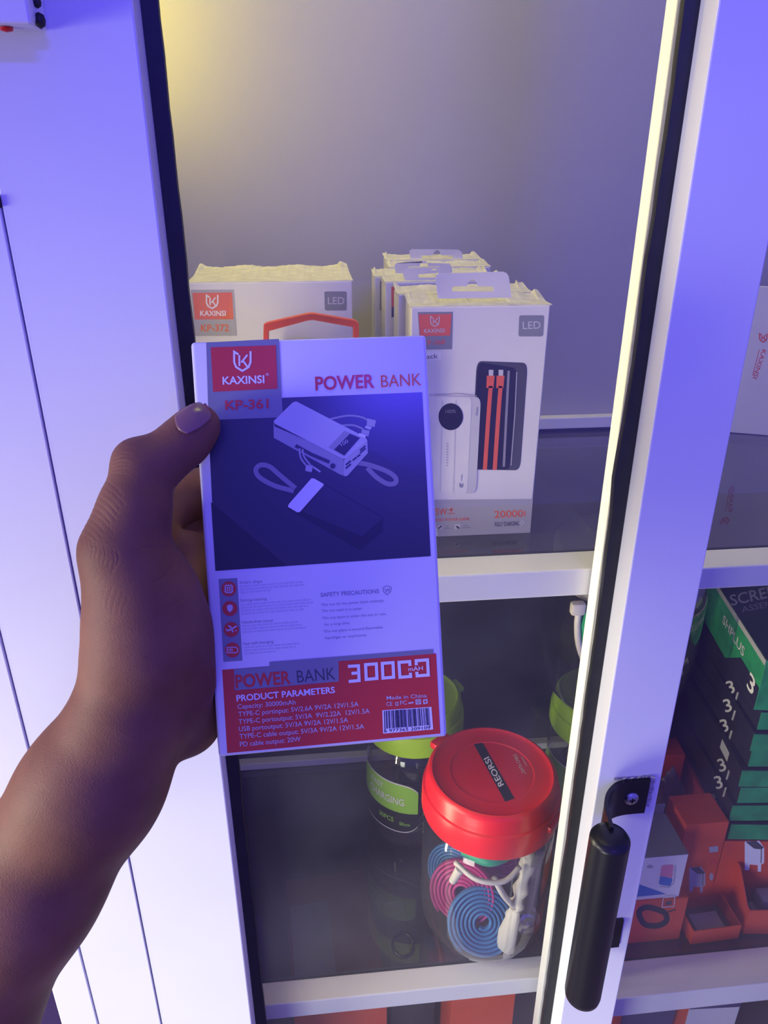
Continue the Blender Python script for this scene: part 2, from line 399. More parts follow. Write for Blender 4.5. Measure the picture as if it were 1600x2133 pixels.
# handle: tube on two curved brackets
hx, hy = 0.1900, 0.3500
hz0, hz1 = 0.9190, 1.0935
hd = obj('handle', tube([(hx-0.0008, hy, hz0+0.012), (hx, hy, hz1-0.003)], 0.0136, 40), M['handle'], d1, smooth='auto')
def dome(z, s):
    return lathe((hx, hy, z), [(0.0136, 0), (0.0135, s*0.0012), (0.0122, s*0.0034), (0.0085, s*0.005), (0, s*0.0054)], 40)
obj('end_cap', dome(hz1-0.0032, 1), M['handle'], hd, smooth=True)
obj('end_cap', lathe((hx-0.0008, hy, hz0+0.0122), [(0.0136, 0), (0.0130, -0.004), (0.0105, -0.0078), (0.0057, -0.010), (0, -0.0108)], 40), M['handle'], hd, smooth=True)
def bracket(z0, z1, xr):
    # curved strap: plate on the stile bending forward and left round to the tube
    path = [(xr, YF-0.0012), (xr-0.010, YF-0.0012), (xr-0.0185, YF-0.0018), (xr-0.0275, YF-0.0045), (xr-0.036, YF-0.012), (xr-0.0415, YF-0.022), (xr-0.0435, YF-0.032), (xr-0.045, YF-0.042)]
    P = catmull([(x, y, 0) for x, y in path], 6); b = bmesh.new(); prev = None
    for i, p in enumerate(P):
        t = (P[min(i+1, len(P)-1)]-P[max(i-1, 0)]).normalized(); nn = V((-t.y, t.x, 0))*0.0013
        row = [b.verts.new((q.x, q.y, z)) for q, z in ((p+nn, z0), (p+nn, z1), (p-nn, z1), (p-nn, z0))]
        if prev:
            for k in range(4): b.faces.new((prev[k], prev[(k+1) % 4], row[(k+1) % 4], row[k]))
        else: b.faces.new(row)
        prev = row
    b.faces.new(prev[::-1]); return b
for z0, z1, xr in ((1.0655, 1.0985, 0.2368), (0.9150, 0.9480, 0.2372)):
    obj('bracket', bracket(z0, z1, xr), M['handle'], hd, smooth='auto')
    sc = obj('screw', lathe((xr-0.0125, YF-0.0022, (z0+z1)/2-0.001), [(0.0058, 0), (0.0057, 0.0008), (0.0040, 0.0022), (0, 0.0027)], 24, ax=V((0, -1, 0))), M['screw'], hd, smooth=True)
    cx, cz = xr-0.0125, (z0+z1)/2-0.001
    bb = bx(cx-0.0022, cx+0.0022, YF-0.0050, YF-0.0043, cz-0.0005, cz+0.0005); bx(cx-0.0005, cx+0.0005, YF-0.0050, YF-0.0043, cz-0.0022, cz+0.0022, bm=bb)
    obj('cross_slot', bb, M['rubber'], hd)
# torn protective film round the upper bracket
b = bmesh.new(); rnd = random.Random(2); prev = None
for i in range(26):
    x = 0.2095 + i*0.00118; z = 1.0990
    up = 0.0012+rnd.random()*0.0016; y = YF-0.0006-rnd.random()*0.0016
    row = [b.verts.new((x, YF-0.0003, z-0.0008)), b.verts.new((x, y, z+up)), b.verts.new((x, YF-0.0002, z+up*0.6))]
    if prev:
        for k in range(3): b.faces.new((prev[k], prev[(k+1) % 3], row[(k+1) % 3], row[k]))
    prev = row
prev = None
for i in range(22):
    z = 1.099-i*0.0014; x = 0.2388; e = 0.0010+rnd.random()*0.0018; y = YF-0.0006-rnd.random()*0.001
    row = [b.verts.new((x-0.0008, YF-0.0003, z)), b.verts.new((x+e, y, z)), b.verts.new((x+e*0.6, YF-0.0002, z))]
    if prev:
        for k in range(3): b.faces.new((prev[k], prev[(k+1) % 3], row[(k+1) % 3], row[k]))
    prev = row
obj('torn_film', b, M['sealant'], d1)
# ---------------------------------------------------------------- rear sliding door
d2 = thing('sliding_door', 'rear glass sliding door, its cream lit stile edge showing beside the black gasket', 'door', (0.6, 0.434, 0.07))
obj('left_stile', bx(0.1915, 0.2455, 0.4275, 0.4405, 0.07, 2.44, 0.0008), M['alu'], d2)
obj('top_rail', bx(0.2455, 1.04, 0.4275, 0.4405, 2.37, 2.44), M['alu'], d2)
obj('bottom_rail', bx(0.2455, 1.04, 0.4275, 0.4405, 0.07, 0.14), M['alu'], d2)
obj('right_stile', bx(0.99, 1.04, 0.4275, 0.4405, 0.14, 2.37, 0.0008), M['alu'], d2)
obj('glass_pane', bx(0.2440, 0.992, 0.432, 0.436, 0.135, 2.375), M['pane'], d2)
# ---------------------------------------------------------------- white box on the stile, top left corner
p = aty(66, 52, 0.372); q = aty(0, 42, 0.372)
jb = thing('cable_box', 'white plastic box fixed to the white stile at the top left corner', 'box', (p.x-0.03, 0.38, p.z))
obj('body', bx(p.x-0.075, p.x, 0.372, YF-0.0002, p.z+0.001, p.z+0.07, 0.002), M['alu'], jb)
obj('cover', bx(p.x-0.076, p.x+0.0005, 0.3695, 0.372, p.z, p.z+0.071, 0.001), M['card'], jb)
for dz, rr in ((0.003, 0.0024), (0.0095, 0.0018), (0.017, 0.0023), (0.026, 0.002), (0.035, 0.0022)):
    obj('sealant_blob', lathe((p.x+0.0010, 0.381, p.z+dz), [(0, -rr*1.3), (rr*0.8, -rr*0.8), (rr, 0), (rr*0.8, rr*0.9), (0, rr*1.3)], 12), M['rubber'], jb, smooth=True)
obj('red_mark', lathe((p.x-0.014, 0.384, p.z+0.0008), [(0.0028, 0), (0.0024, -0.0012), (0, -0.0018)], 14), M['red'], jb, smooth=True)

# ================================================================== the held power bank box
ha = V((0.9998, 0.0202, 0.0069)).normalized(); hb = V((0.0181, -0.371, -0.9285)).normalized(); hn = V((0.0162, -0.9284, 0.3713)).normalized()
hTL = V((-0.0491, 0.318, 1.4381)); HW, HH, HD = 0.1000, 0.17713, 0.034
hold = thing('power_bank_box', 'white and red power bank retail box held in the hand, nearest the camera', 'box', hTL+ha*HW/2+hb*HH-hn*HD/2)
obj('carton', solid(hTL-hn*HD, ha*HW, hb*HH, hn*HD, 0.0016, 3), M['gloss'], hold, smooth='auto')
F = Face(hTL, hn)
c1 = crop(380, 680, 2.7586); c2 = crop(420, 1160, 2.963)
def P1(*l): return [c1(*p) for p in l]
def P2(*l): return [c2(*p) for p in l]
F.poly('photo_panel', M['p_navy'], P1((148, 530), (160, 432), (575, 410), (1378, 378), (1427, 1320), (190, 1405)), 1)
F.poly('photo_band', M['p_navy2'], P1((900, 620), (1400, 880), (1420, 1190), (640, 770)), 2)
F.poly('photo_band', M['p_navy3'], P1((165, 1010), (600, 1376), (190, 1404)), 2)
F.poly('grey_panel', M['p_grey'], P1((137, 92), (555, 72), (577, 522), (150, 538)), 2)
F.poly('brand_panel', M['p_red'], P1((163, 121), (537, 108), (547, 358), (177, 376)), 3)
shield_logo(F, 'brand_mark', M['p_white'], c1(345, 196), 1/2.7586*1.0, 4.2, 4)
F.text('brand_mark', M['p_white'], 'KAXINSI', c1(232, 334), c1(472, 325), 15.5, 0.022, 4)
F.text('brand_mark', M['p_white'], '®', c1(480, 284), c1(498, 283), 5, 0, 4)
F.text('model_number', M['p_red'], 'KP-361', c1(248, 479), c1(497, 469), 18.5, 0.022, 4)
F.text('title', M['p_red'], 'POWER', c1(765, 366), c1(1104, 351), 27, 0.022, 2)
F.text('title', M['p_orange'], 'BANK', c1(1143, 350), c1(1372, 338), 25, -0.004, 2)
# product photograph: white bank, dark bank, straps, cables
pr = 'product_picture'
F.poly(pr, M['p_bank2'], P1((524, 545), (530, 575), (925, 745), (937, 862), (905, 850), (525, 640)), 3)
F.poly(pr, M['p_bank'], P1((636, 436), (655, 431), (1050, 636), (1062, 655), (940, 760), (915, 757), (532, 560), (524, 545), (600, 470)), 4)
F.poly(pr, M['p_bank3'], P1((1062, 655), (1065, 728), (950, 856), (937, 862), (925, 850), (930, 762), (940, 758)), 5)
F.poly(pr, M['p_bank2'], P1((930, 600), (1022, 640), (930, 745), (840, 695)), 5)
F.poly(pr, M['p_navy3'], P1((962, 617), (1018, 641), (930, 742), (872, 708)), 6)
F.text(pr, M['p_bank'], '100', c1(915, 690), c1(955, 665), 7, 0, 7)
for a, b_ in (((1020, 712), (1052, 686)), ((1020, 728), (1052, 700)), ((938, 796), (968, 772)), ((938, 816), (968, 790)), ((978, 770), (1000, 752)), ((1003, 750), (1022, 736))):
    F.ribbon(pr, M['p_navy3'], P1(a, b_), 3.2, 6)
F.disc(pr, M['p_navy2'], c1(864, 802), 5.5, 6)
F.ribbon(pr, M['p_navy2'], P1((650, 685), (740, 735), (845, 780)), 7, 5)
F.ribbon(pr, M['p_bank2'], P1((850, 532), (950, 513), (1030, 522), (1085, 552)), 4, 3, smooth=6)
F.ribbon(pr, M['p_bank2'], P1((900, 570), (980, 568), (1040, 590)), 4, 3, smooth=6)
F.poly(pr, M['p_bank3'], P1((1062, 528), (1112, 540), (1104, 578), (1058, 568)), 4)
F.poly(pr, M['p_bank'], P1((1056, 568), (1090, 578), (1078, 595), (1046, 583)), 4)
F.poly(pr, M['p_bank3'], P1((1032, 590), (1076, 600), (1068, 634), (1024, 622)), 4)
F.poly(pr, M['p_white'], P1((1016, 613), (1056, 625), (1048, 640), (1008, 628)), 7)
F.ribbon(pr, M['p_bank2'], P1((672, 700), (680, 755), (712, 800)), 4, 6, smooth=5)
F.ribbon(pr, M['p_bank2'], P1((690, 705), (700, 750), (738, 800)), 4, 6, smooth=5)
F.poly(pr, M['p_bank3'], P1((710, 795), (752, 798), (742, 838), (706, 830)), 6)
F.ribbon(pr, M['p_bank3'], P1((752, 808), (793, 836)), 4, 6)
F.ribbon(pr, M['p_mid'], P1((985, 780), (1070, 795), (1170, 830), (1222, 866), (1222, 900), (1175, 903), (1110, 862), (1062, 812)), 10, 3, smooth=6)
F.ribbon(pr, M['p_mid'], P1((650, 930), (560, 855), (500, 805), (448, 797), (422, 825), (445, 868), (530, 915), (640, 945)), 10, 3, smooth=6)
F.poly(pr, M['p_navy3'], P1((752, 868), (1152, 1098), (1148, 1180), (1022, 1285), (660, 1075), (602, 1040)), 4)
F.poly(pr, M['p_navy'], P1((815, 910), (1150, 1100), (1030, 1205), (690, 1065)), 5)
F.poly('light_band', M['p_white'], P1((742, 872), (758, 874), (812, 905), (810, 914), (675, 1066), (660, 1068), (606, 1036), (612, 1020)), 6)
# feature icons
F.poly('icon_strip', M['p_grey'], P2((105, 137), (220, 130), (252, 640), (135, 648)), 1)
for i, (x, y) in enumerate(((168, 197), (175, 318), (183, 448), (190, 574))):
    F.disc('feature_icon', M['p_red'], c2(x, y), 15.7, 2, 28)
    q = lambda *l: [c2(x+a, y+b) for a, b in l]
    W_ = M['p_pale']
    if i == 0:
        F.ribbon('feature_icon', W_, q((-20, -20), (20, -20), (20, 20), (-20, 20)), 2.2, 3, closed=True)
        F.ribbon('feature_icon', W_, q((-8, -8), (8, -8), (8, 8), (-8, 8)), 2, 3, closed=True)
        for t in (-14, 0, 14):
            for s in (-1, 1):
                F.ribbon('feature_icon', W_, q((t, s*21), (t, s*29)), 1.8, 3); F.ribbon('feature_icon', W_, q((s*21, t), (s*29, t)), 1.8, 3)
    elif i == 1: F.poly('feature_icon', W_, q((-18, -18), (0, -26), (18, -18), (17, 6), (0, 25), (-17, 6)), 3)
    elif i == 2:
        F.ribbon('feature_icon', W_, q((-30, 6), (-12, 4), (34, -22)), 3.4, 3); F.ribbon('feature_icon', W_, q((6, -8), (-18, -26)), 3, 3)
        F.ribbon('feature_icon', W_, q((4, -4), (10, 16)), 3, 3); F.ribbon('feature_icon', W_, q((-24, 5), (-34, -6)), 2, 3); F.disc('feature_icon', W_, c2(x+28, y+6), 1.6, 3, 8)
    else:
        F.ribbon('feature_icon', W_, q((-33, -17), (22, -17), (34, -8), (34, 8), (22, 17), (-33, 17)), 1.8, 3, closed=True)
        for t in (-22, -12, -2): F.ribbon('feature_icon', W_, q((t, -10), (t, 10)), 1.6, 3)
fp = 'small_print'
for st, a, b_ in (('Smart chips', (234, 166), (375, 158)), ('Strong bearing', (239, 277), (403, 266)), ('Hassle-free travel', (247, 412), (440, 400)), ('Fast self-charging', (257, 545), (445, 530))):
    F.text(fp, M['p_lgrey'], st, c2(*a), c2(*b_), 5.6, 0.012, 1)
rnd = random.Random(4)
for (x0, y0), ends in (((236, 183), (635, 635, 440)), ((242, 296), (672, 688, 660, 630)), ((250, 428), (595, 620, 650)), ((260, 561), (603, 580, 455))):
    for k, xe in enumerate(ends):
        x = x0+k*1.5; y = y0+k*19
        while x < xe-8:
            L = rnd.choice((14, 22, 30, 40)); e = min(x+L, xe)
            F.ribbon(fp, M['p_pale'], P2((x, y-(x-x0)*0.075), (e, y-(e-x0)*0.075)), 2.6, 1); x = e+6
F.text(fp, M['p_text'], 'SAFETY PRECAUTIONS', c2(735, 247), c2(1096, 223), 8.2, 0.02, 1)
F.ribbon(fp, M['p_text'], P2((1120, 190), (1145, 177), (1170, 188), (1168, 212), (1146, 234), (1124, 216)), 1.6, 1, closed=True)
F.ribbon(fp, M['p_text'], P2((1132, 195), (1140, 215), (1148, 198), (1156, 212), (1160, 194)), 1.6, 1)
for st, a, b_ in (('*Do not hit the power bank violently.', (738, 304), (1128, 276)), ('*Do not wash it in water.', (740, 341), (995, 325)), ('*Do not leave it under the sun or rain,', (743, 386), (1141, 358)),
                  ('for a long time.', (758, 425), (916, 414)), ('*Do not place it around flammable', (750, 468), (1118, 441)), ('liquid/gas or explosives', (762, 508), (1018, 489))):
    F.text(fp, M['p_text'], st, c2(*a), c2(*b_), 5.2, 0.0, 1)
# red foot panel
F.poly('foot_panel', M['p_red'], P2((127, 697), (845, 642), (1447, 595), (1473, 1090), (158, 1211)), 1)
F.poly('grey_accent', M['p_grey'], P2((200, 693), (420, 676), (418, 648), (1428, 569), (1430, 597), (845, 643), (847, 768), (205, 823)), 2)
F.text('foot_title', M['p_red'], 'POWER', c2(212, 808), c2(553, 781), 26, 0.024, 3)
F.text('foot_title', M['p_dark'], 'BANK', c2(592, 776), c2(826, 755), 25, -0.006, 3)
Wt = M['p_white']
def dig(l): F.ribbon('capacity', Wt, P2(*l), 6.4, 3)
dig([(903, 675), (968, 671), (972, 762), (908, 768)]); dig([(925, 718), (968, 715)])
for x in (1012, 1115): 
    y = 664-(x-1012)*0.075
    F.ribbon('capacity', Wt, P2((x, y), (x+66, y-5), (x+70, y+85), (x+4, y+91)), 6.4, 3, closed=True)
dig([(1286, 672), (1284, 645), (1218, 650), (1224, 742), (1290, 737), (1288, 714)]); dig([(1325, 668), (1324, 640), (1394, 634), (1399, 728), (1330, 733), (1328, 708)])
F.text('capacity', Wt, 'mAH', c2(1276, 704), c2(1366, 697), 8.5, 0.01, 4)
F.text('parameters', Wt, 'PRODUCT PARAMETERS', c2(217, 891), c2(824, 838), 12.5, 0.022, 2)
Wp = M['p_pale']
for st, a, b_ in (('Capacity: 30000mAh', (223, 938), (581, 909)), ('TYPE-C portinput: 5V/2.6A 9V/2A 12V/1.5A', (228, 984), (970, 921)), ('TYPE-C portoutput: 5V/3A  9V/2.22A  12V/1.5A', (230, 1031), (1038, 963)),
                  ('USB portoutput: 5V/3A 9V/2A 12V/1.5A', (232, 1076), (905, 1019)), ('TYPE-C cable output: 5V/3A 9V/2A 12V/1.5A', (235, 1121), (1004, 1058)), ('PD cable output: 20W', (238, 1170), (613, 1136))):
    F.text('parameters', Wp, st, c2(*a), c2(*b_), 9.6, 0.004, 2)
F.text('parameters', Wp, 'Made in China', c2(1143, 881), c2(1390, 866), 7.6, 0.004, 2)
F.text('parameters', Wp, 'CE', c2(1141, 919), c2(1178, 917), 8, 0.006, 2)
F.text('parameters', Wp, 'FC', c2(1226, 912), c2(1268, 909), 8, 0.006, 2)
F.ribbon('parameters', Wp, P2((1276, 902), (1308, 898)), 3, 2); F.ribbon('parameters', Wp, P2((1198, 898), (1212, 897), (1213, 915), (1199, 916)), 1.5, 2, closed=True)
F.ribbon('parameters', Wp, P2((1322, 882), (1350, 880), (1352, 906), (1324, 908)), 1.8, 2, closed=True); F.ribbon('parameters', Wp, P2((1326, 886), (1348, 904)), 1.6, 2); F.ribbon('parameters', Wp, P2((1348, 884), (1326, 904)), 1.6, 2)
F.ribbon('parameters', Wp, P2((1370, 884), (1390, 880), (1392, 900), (1372, 904)), 2.6, 2, closed=True)
F.poly('barcode', Wt, P2((1115, 946), (1418, 925), (1429, 1064), (1120, 1090)), 2)
rnd = random.Random(11); t = 0.03
while t < 0.965:
    wd = rnd.choice((0.006, 0.010, 0.010, 0.016, 0.022)); e = min(t+wd, 0.97)
    lo = 0.86 if 0.03 < t < 0.93 and not 0.47 < t < 0.5 else 0.93
    f = lambda s, v: (1115+(1418-1115)*s+(5+(11-5)*s)*v, 946-21*s + ((1090-946)+((1064-925)-(1090-946))*s)*v)
    F.poly('barcode', M['p_black'], [c2(*f(t, 0.03)), c2(*f(e, 0.03)), c2(*f(e, lo-0.06)), c2(*f(t, lo-0.06))], 3); t = e + rnd.choice((0.006, 0.009, 0.012, 0.02))
F.text('barcode', M['p_black'], '6 977365 209109', c2(1126, 1083), c2(1410, 1062), 6.2, 0.0, 3)
F.finish(hold)

# ================================================================== the hand (signed distance field, one surface)
def hand_mesh():
    C = np.array(CAMP); f = np.array(FWD); r = np.array(RGT); u = np.array(UPV)
    def W(px, py, d): return C + (f + r*((px-800)/FPX) - u*((py-1066.5)/FPX))*d
    prims = []   # (A, B, ra, rb, k)
    def chain(pts, k=0.006):
        L = [(W(x, y, d), rp*d/FPX) for x, y, d, rp in pts]
        for (a, ra), (b, rb) in zip(L, L[1:]): prims.append((a, b, ra, rb, k))
    # forearm -> wrist (two parallel chains make the oval section)
    chain([(-340, 2480, .330, 176), (-126, 2150, .318, 162), (47, 1850, .309, 140), (186, 1640, .303, 124), (262, 1500, .300, 106)], .018)
    chain([(-330, 2490, .352, 145), (-118, 2160, .338, 122), (62, 1850, .328, 108), (203, 1640, .322, 102), (283, 1500, .322, 98)], .018)
    # thenar and thumb
    chain([(262, 1490, .300, 102), (302, 1345, .298, 114), (298, 1250, .295, 106), (260, 1150, .291, 86)], .010)
    chain([(260, 1150, .291, 85), (281, 1060, .291, 68), (301, 985, .2935, 59)], .007)
    chain([(303, 983, .2935, 57), (345, 952, .2960, 50), (385, 919, .2985, 49), (412, 888, .3000, 48)], .005)
    chain([(281, 958, .2925, 43), (290, 968, .2930, 46)], .006)
    # ball of the thumb towards the box, heel of the palm
    chain([(318, 1195, .300, 44), (354, 1290, .305, 57), (357, 1390, .310, 64), (340, 1470, .316, 66)], .010)
    chain([(355, 1400, .330, 60), (386, 1475, .338, 58), (386, 1508, .336, 52)], .010)
    chain([(392, 1150, .352, 46), (398, 1300, .350, 50), (398, 1420, .344, 54), (392, 1500, .338, 54)], .010)
    chain([(378, 1320, .312, 52), (388, 1420, .320, 56), (392, 1500, .330, 54)], .010)
    # palm: metacarpals behind
    for tgt in ((285, 1110, .352, 56), (300, 1190, .358, 56), (318, 1280, .360, 56), (345, 1375, .356, 54)):
        chain([(285, 1460, .325, 78), tgt], .012)
    # web between thumb and index
    chain([(266, 1140, .305, 50), (290, 1105, .335, 46), (300, 1085, .352, 46)], .012)
    # four fingers behind the box
    fin = [[(290, 1105, .353, 50), (400, 1030, .372, 46), (520, 975, .3735, 42), (612, 945, .3690, 37)],
           [(305, 1190, .359, 49), (430, 1135, .376, 46), (570, 1090, .3765, 42), (668, 1070, .3715, 37)],
           [(322, 1280, .361, 47), (440, 1250, .378, 44), (570, 1220, .3780, 40), (660, 1205, .3740, 35)],
           [(345, 1372, .357, 42), (445, 1365, .378, 39), (545, 1345, .3790, 35), (615, 1330, .3760, 31)]]
    for fg in fin: chain(fg, .0045)
    h = 0.0015; pad = 0.008
    lo = np.min([np.minimum(a-ra, b-rb) for a, b, ra, rb, k in prims], 0)-pad
    hi = np.max([np.maximum(a+ra, b+rb) for a, b, ra, rb, k in prims], 0)+pad
    lo[2] = max(lo[2], 1.02)
    n = np.ceil((hi-lo)/h).astype(int)+1
    D = np.full(n, 0.05, np.float32)
    for a, b, ra, rb, k in prims:
        m = k+0.006
        i0 = np.maximum(np.floor((np.minimum(a-ra, b-rb)-m-lo)/h).astype(int), 0)
        i1 = np.minimum(np.ceil((np.maximum(a+ra, b+rb)+m-lo)/h).astype(int)+1, n)
        if (i1 <= i0).any(): continue
        g = [lo[i]+h*np.arange(i0[i], i1[i]) for i in range(3)]
        X, Y, Z = np.meshgrid(*g, indexing='ij')
        ab = b-a; L2 = ab@ab
        t = ((X-a[0])*ab[0]+(Y-a[1])*ab[1]+(Z-a[2])*ab[2])/L2
        t = np.clip(t, 0, 1)
        dd = np.sqrt((X-a[0]-t*ab[0])**2+(Y-a[1]-t*ab[1])**2+(Z-a[2]-t*ab[2])**2)-(ra+(rb-ra)*t)
        S = D[i0[0]:i1[0], i0[1]:i1[1], i0[2]:i1[2]]
        hh = np.clip(0.5+0.5*(S-dd)/k, 0, 1)
        S[...] = (S*(1-hh)+dd*hh) - k*hh*(1-hh)
    # keep the flesh out of the carton
    g = [lo[i]+h*np.arange(n[i]) for i in range(3)]
    X, Y, Z = np.meshgrid(*g, indexing='ij')
    cen = np.array(hTL+ha*HW/2+hb*HH/2-hn*HD/2)
    q = [np.abs((X-cen[0])*e.x+(Y-cen[1])*e.y+(Z-cen[2])*e.z)-s for e, s in ((ha, HW/2), (hb, HH/2), (hn, HD/2))]
    bd = np.maximum(np.maximum(q[0], q[1]), q[2])
    D = np.maximum(D, -(bd-0.0004)).astype(np.float32)
    # surface nets
    ins = D < 0
    cnt = np.zeros(np.array(D.shape)-1, np.int8)
    for dx in (0, 1):
        for dy in (0, 1):
            for dz in (0, 1): cnt += ins[dx:dx+cnt.shape[0], dy:dy+cnt.shape[1], dz:dz+cnt.shape[2]]
    act = (cnt > 0) & (cnt < 8)
    I = np.argwhere(act); idx = -np.ones(act.shape, np.int32); idx[act] = np.arange(len(I))
    acc = np.zeros((len(I), 3)); num = np.zeros(len(I))
    cs = [(x, y, z) for x in (0, 1) for y in (0, 1) for z in (0, 1)]
    for c0 in cs:
        for ax in range(3):
            if c0[ax]: continue
            c1_ = list(c0); c1_[ax] = 1
            v0 = D[I[:, 0]+c0[0], I[:, 1]+c0[1], I[:, 2]+c0[2]]; v1 = D[I[:, 0]+c1_[0], I[:, 1]+c1_[1], I[:, 2]+c1_[2]]
            mm = (v0 < 0) != (v1 < 0); tt = np.where(mm, v0/np.where(v0 == v1, 1, v0-v1), 0)
            pt = np.tile(np.array(c0, float), (len(I), 1)); pt[:, ax] += tt
            acc += pt*mm[:, None]; num += mm
    verts = lo + h*(I + acc/np.maximum(num, 1)[:, None])
    faces = []
    for ax in range(3):
        o1, o2 = (ax+1) % 3, (ax+2) % 3
        s0 = [slice(None)]*3; s1 = [slice(None)]*3; s0[ax] = slice(0, -1); s1[ax] = slice(1, None)
        A = ins[tuple(s0)]; B = ins[tuple(s1)]
        E = np.argwhere(A != B)
        E = E[(E[:, o1] > 0) & (E[:, o2] > 0) & (E[:, o1] < act.shape[o1]) & (E[:, o2] < act.shape[o2])]
        e1 = np.zeros(3, int); e1[o1] = 1; e2 = np.zeros(3, int); e2[o2] = 1
        qs = [idx[tuple((E-d).T)] for d in (e1+e2, e2, 0*e1, e1)]
        Q = np.stack(qs, 1); fl = A[tuple(E.T)]
        Q[~fl] = Q[~fl][:, ::-1]; faces.append(Q)
    faces = np.concatenate(faces); faces = faces[(faces >= 0).all(1)]
    # light smoothing
    ed = np.concatenate([faces[:, [0, 1]], faces[:, [1, 2]], faces[:, [2, 3]], faces[:, [3, 0]]])
    for it in range(4):
        s = np.zeros_like(verts); c = np.zeros(len(verts))
        np.add.at(s, ed[:, 0], verts[ed[:, 1]]); np.add.at(c, ed[:, 0], 1)
        np.add.at(s, ed[:, 1], verts[ed[:, 0]]); np.add.at(c, ed[:, 1], 1)
        verts = verts*0.45 + 0.55*s/np.maximum(c, 1)[:, None]
    me = bpy.data.meshes.new('person'); me.from_pydata(verts.tolist(), [], faces.tolist()); me.update()
    # refine the part of the hand that shows, then press the skin creases into it
    def pix(P):
        d = P-C; z = d@f; return 800+FPX*(d@r)/z, 1066.5-FPX*(d@u)/z, z
    bm = bmesh.new(); bm.from_mesh(me); bm.verts.ensure_lookup_table()
    P = np.array([v.co for v in bm.verts]); x, y, z = pix(P)
    on = (x > 130) & (x < 470) & (y > 830) & (y < 1480) & (z < 0.322)
    fs = [fc for fc in bm.faces if all(on[v.index] for v in fc.verts)]
    es = list({e for fc in fs for e in fc.edges})
    bmesh.ops.subdivide_edges(bm, edges=es, cuts=3, smooth=0.0, use_grid_fill=True)
    P = np.array([v.co for v in bm.verts]); x, y, z = pix(P)
    sel = (x > 128) & (x < 472) & (y > 828) & (y < 1482) & (z < 0.323)
    vs = [v for v, q in zip(bm.verts, sel) if q]
    for it in range(6): bmesh.ops.smooth_vert(bm, verts=vs, factor=0.5, use_axis_x=True, use_axis_y=True, use_axis_z=True)
    P = np.array([v.co for v in bm.verts]); x, y, z = pix(P)
    cr = [([(322, 1214), (345, 1199), (362, 1175), (368, 1148)], .0008, 3.4), ([(296, 1141), (330, 1143), (366, 1141)], .0004, 2.4), ([(348, 1267), (370, 1255), (388, 1238)], .0005, 2.8), ([(345, 1000), (362, 1012), (372, 1030)], .0006, 3.0), ([(352, 1090), (340, 1098), (318, 1096)], .0004, 2.6)]
    rg = random.Random(8)
    for i in range(7):      # folds over the thumb joint
        yy = 936+i*8.5; cr.append(([(246-i*3.4, yy+4), (258-i*2.5, yy-1), (274-i*1.5, yy+rg.uniform(-3, 3))], .00042, 2.3))
    for i in range(11):     # slanting folds down the back of the thumb
        yy = 1002+i*11; xx = 222-i*5.2; L = 34+rg.uniform(-6, 16); cr.append(([(xx, yy), (xx+L*0.5, yy+L*0.36), (xx+L, yy+L*0.9)], .00045, 2.3))
    for i in range(9):      # fine folds over the knuckle base
        xx = 172+i*9; yy = 1118+i*4; L = 30+rg.uniform(0, 20); cr.append(([(xx, yy), (xx+3, yy+L*0.5), (xx-2+rg.uniform(-3, 3), yy+L)], .00035, 2.2))
    for i in range(8):
        xx = 178+i*11; yy = 1195+i*7; L = 30+rg.uniform(0, 22); cr.append(([(xx+12, yy), (xx+4, yy+L*0.5), (xx, yy+L)], .00026, 2.2))
    disp = np.zeros(len(P))
    for pts, dep, wd in cr:
        q = np.array([p[:2] for p in catmull([(a, b_, 0) for a, b_ in pts], 8)])
        m_ = (x > q[:, 0].min()-12) & (x < q[:, 0].max()+12) & (y > q[:, 1].min()-12) & (y < q[:, 1].max()+12) & sel
        ii = np.nonzero(m_)[0]
        if not len(ii): continue
        dd = np.full(len(ii), 1e9)
        for a, b_ in zip(q, q[1:]):
            ab = b_-a; t = np.clip(((x[ii]-a[0])*ab[0]+(y[ii]-a[1])*ab[1])/max(ab@ab, 1e-9), 0, 1)
            dd = np.minimum(dd, np.hypot(x[ii]-a[0]-t*ab[0], y[ii]-a[1]-t*ab[1]))
        fade = np.interp(np.linspace(0, 1, 9), (0, .5, 1), (0.6, 1, 0.2)).mean(); disp[ii] = np.maximum(disp[ii], 0.42*fade*dep*rg.uniform(0.5, 1.2)*np.exp(-(dd/wd)**2))
    bm.normal_update()
    for v, d_ in zip(bm.verts, disp):
        if d_ > 1e-6: v.co -= v.normal*d_
    bm.to_mesh(me); bm.free(); me.update()
    return me
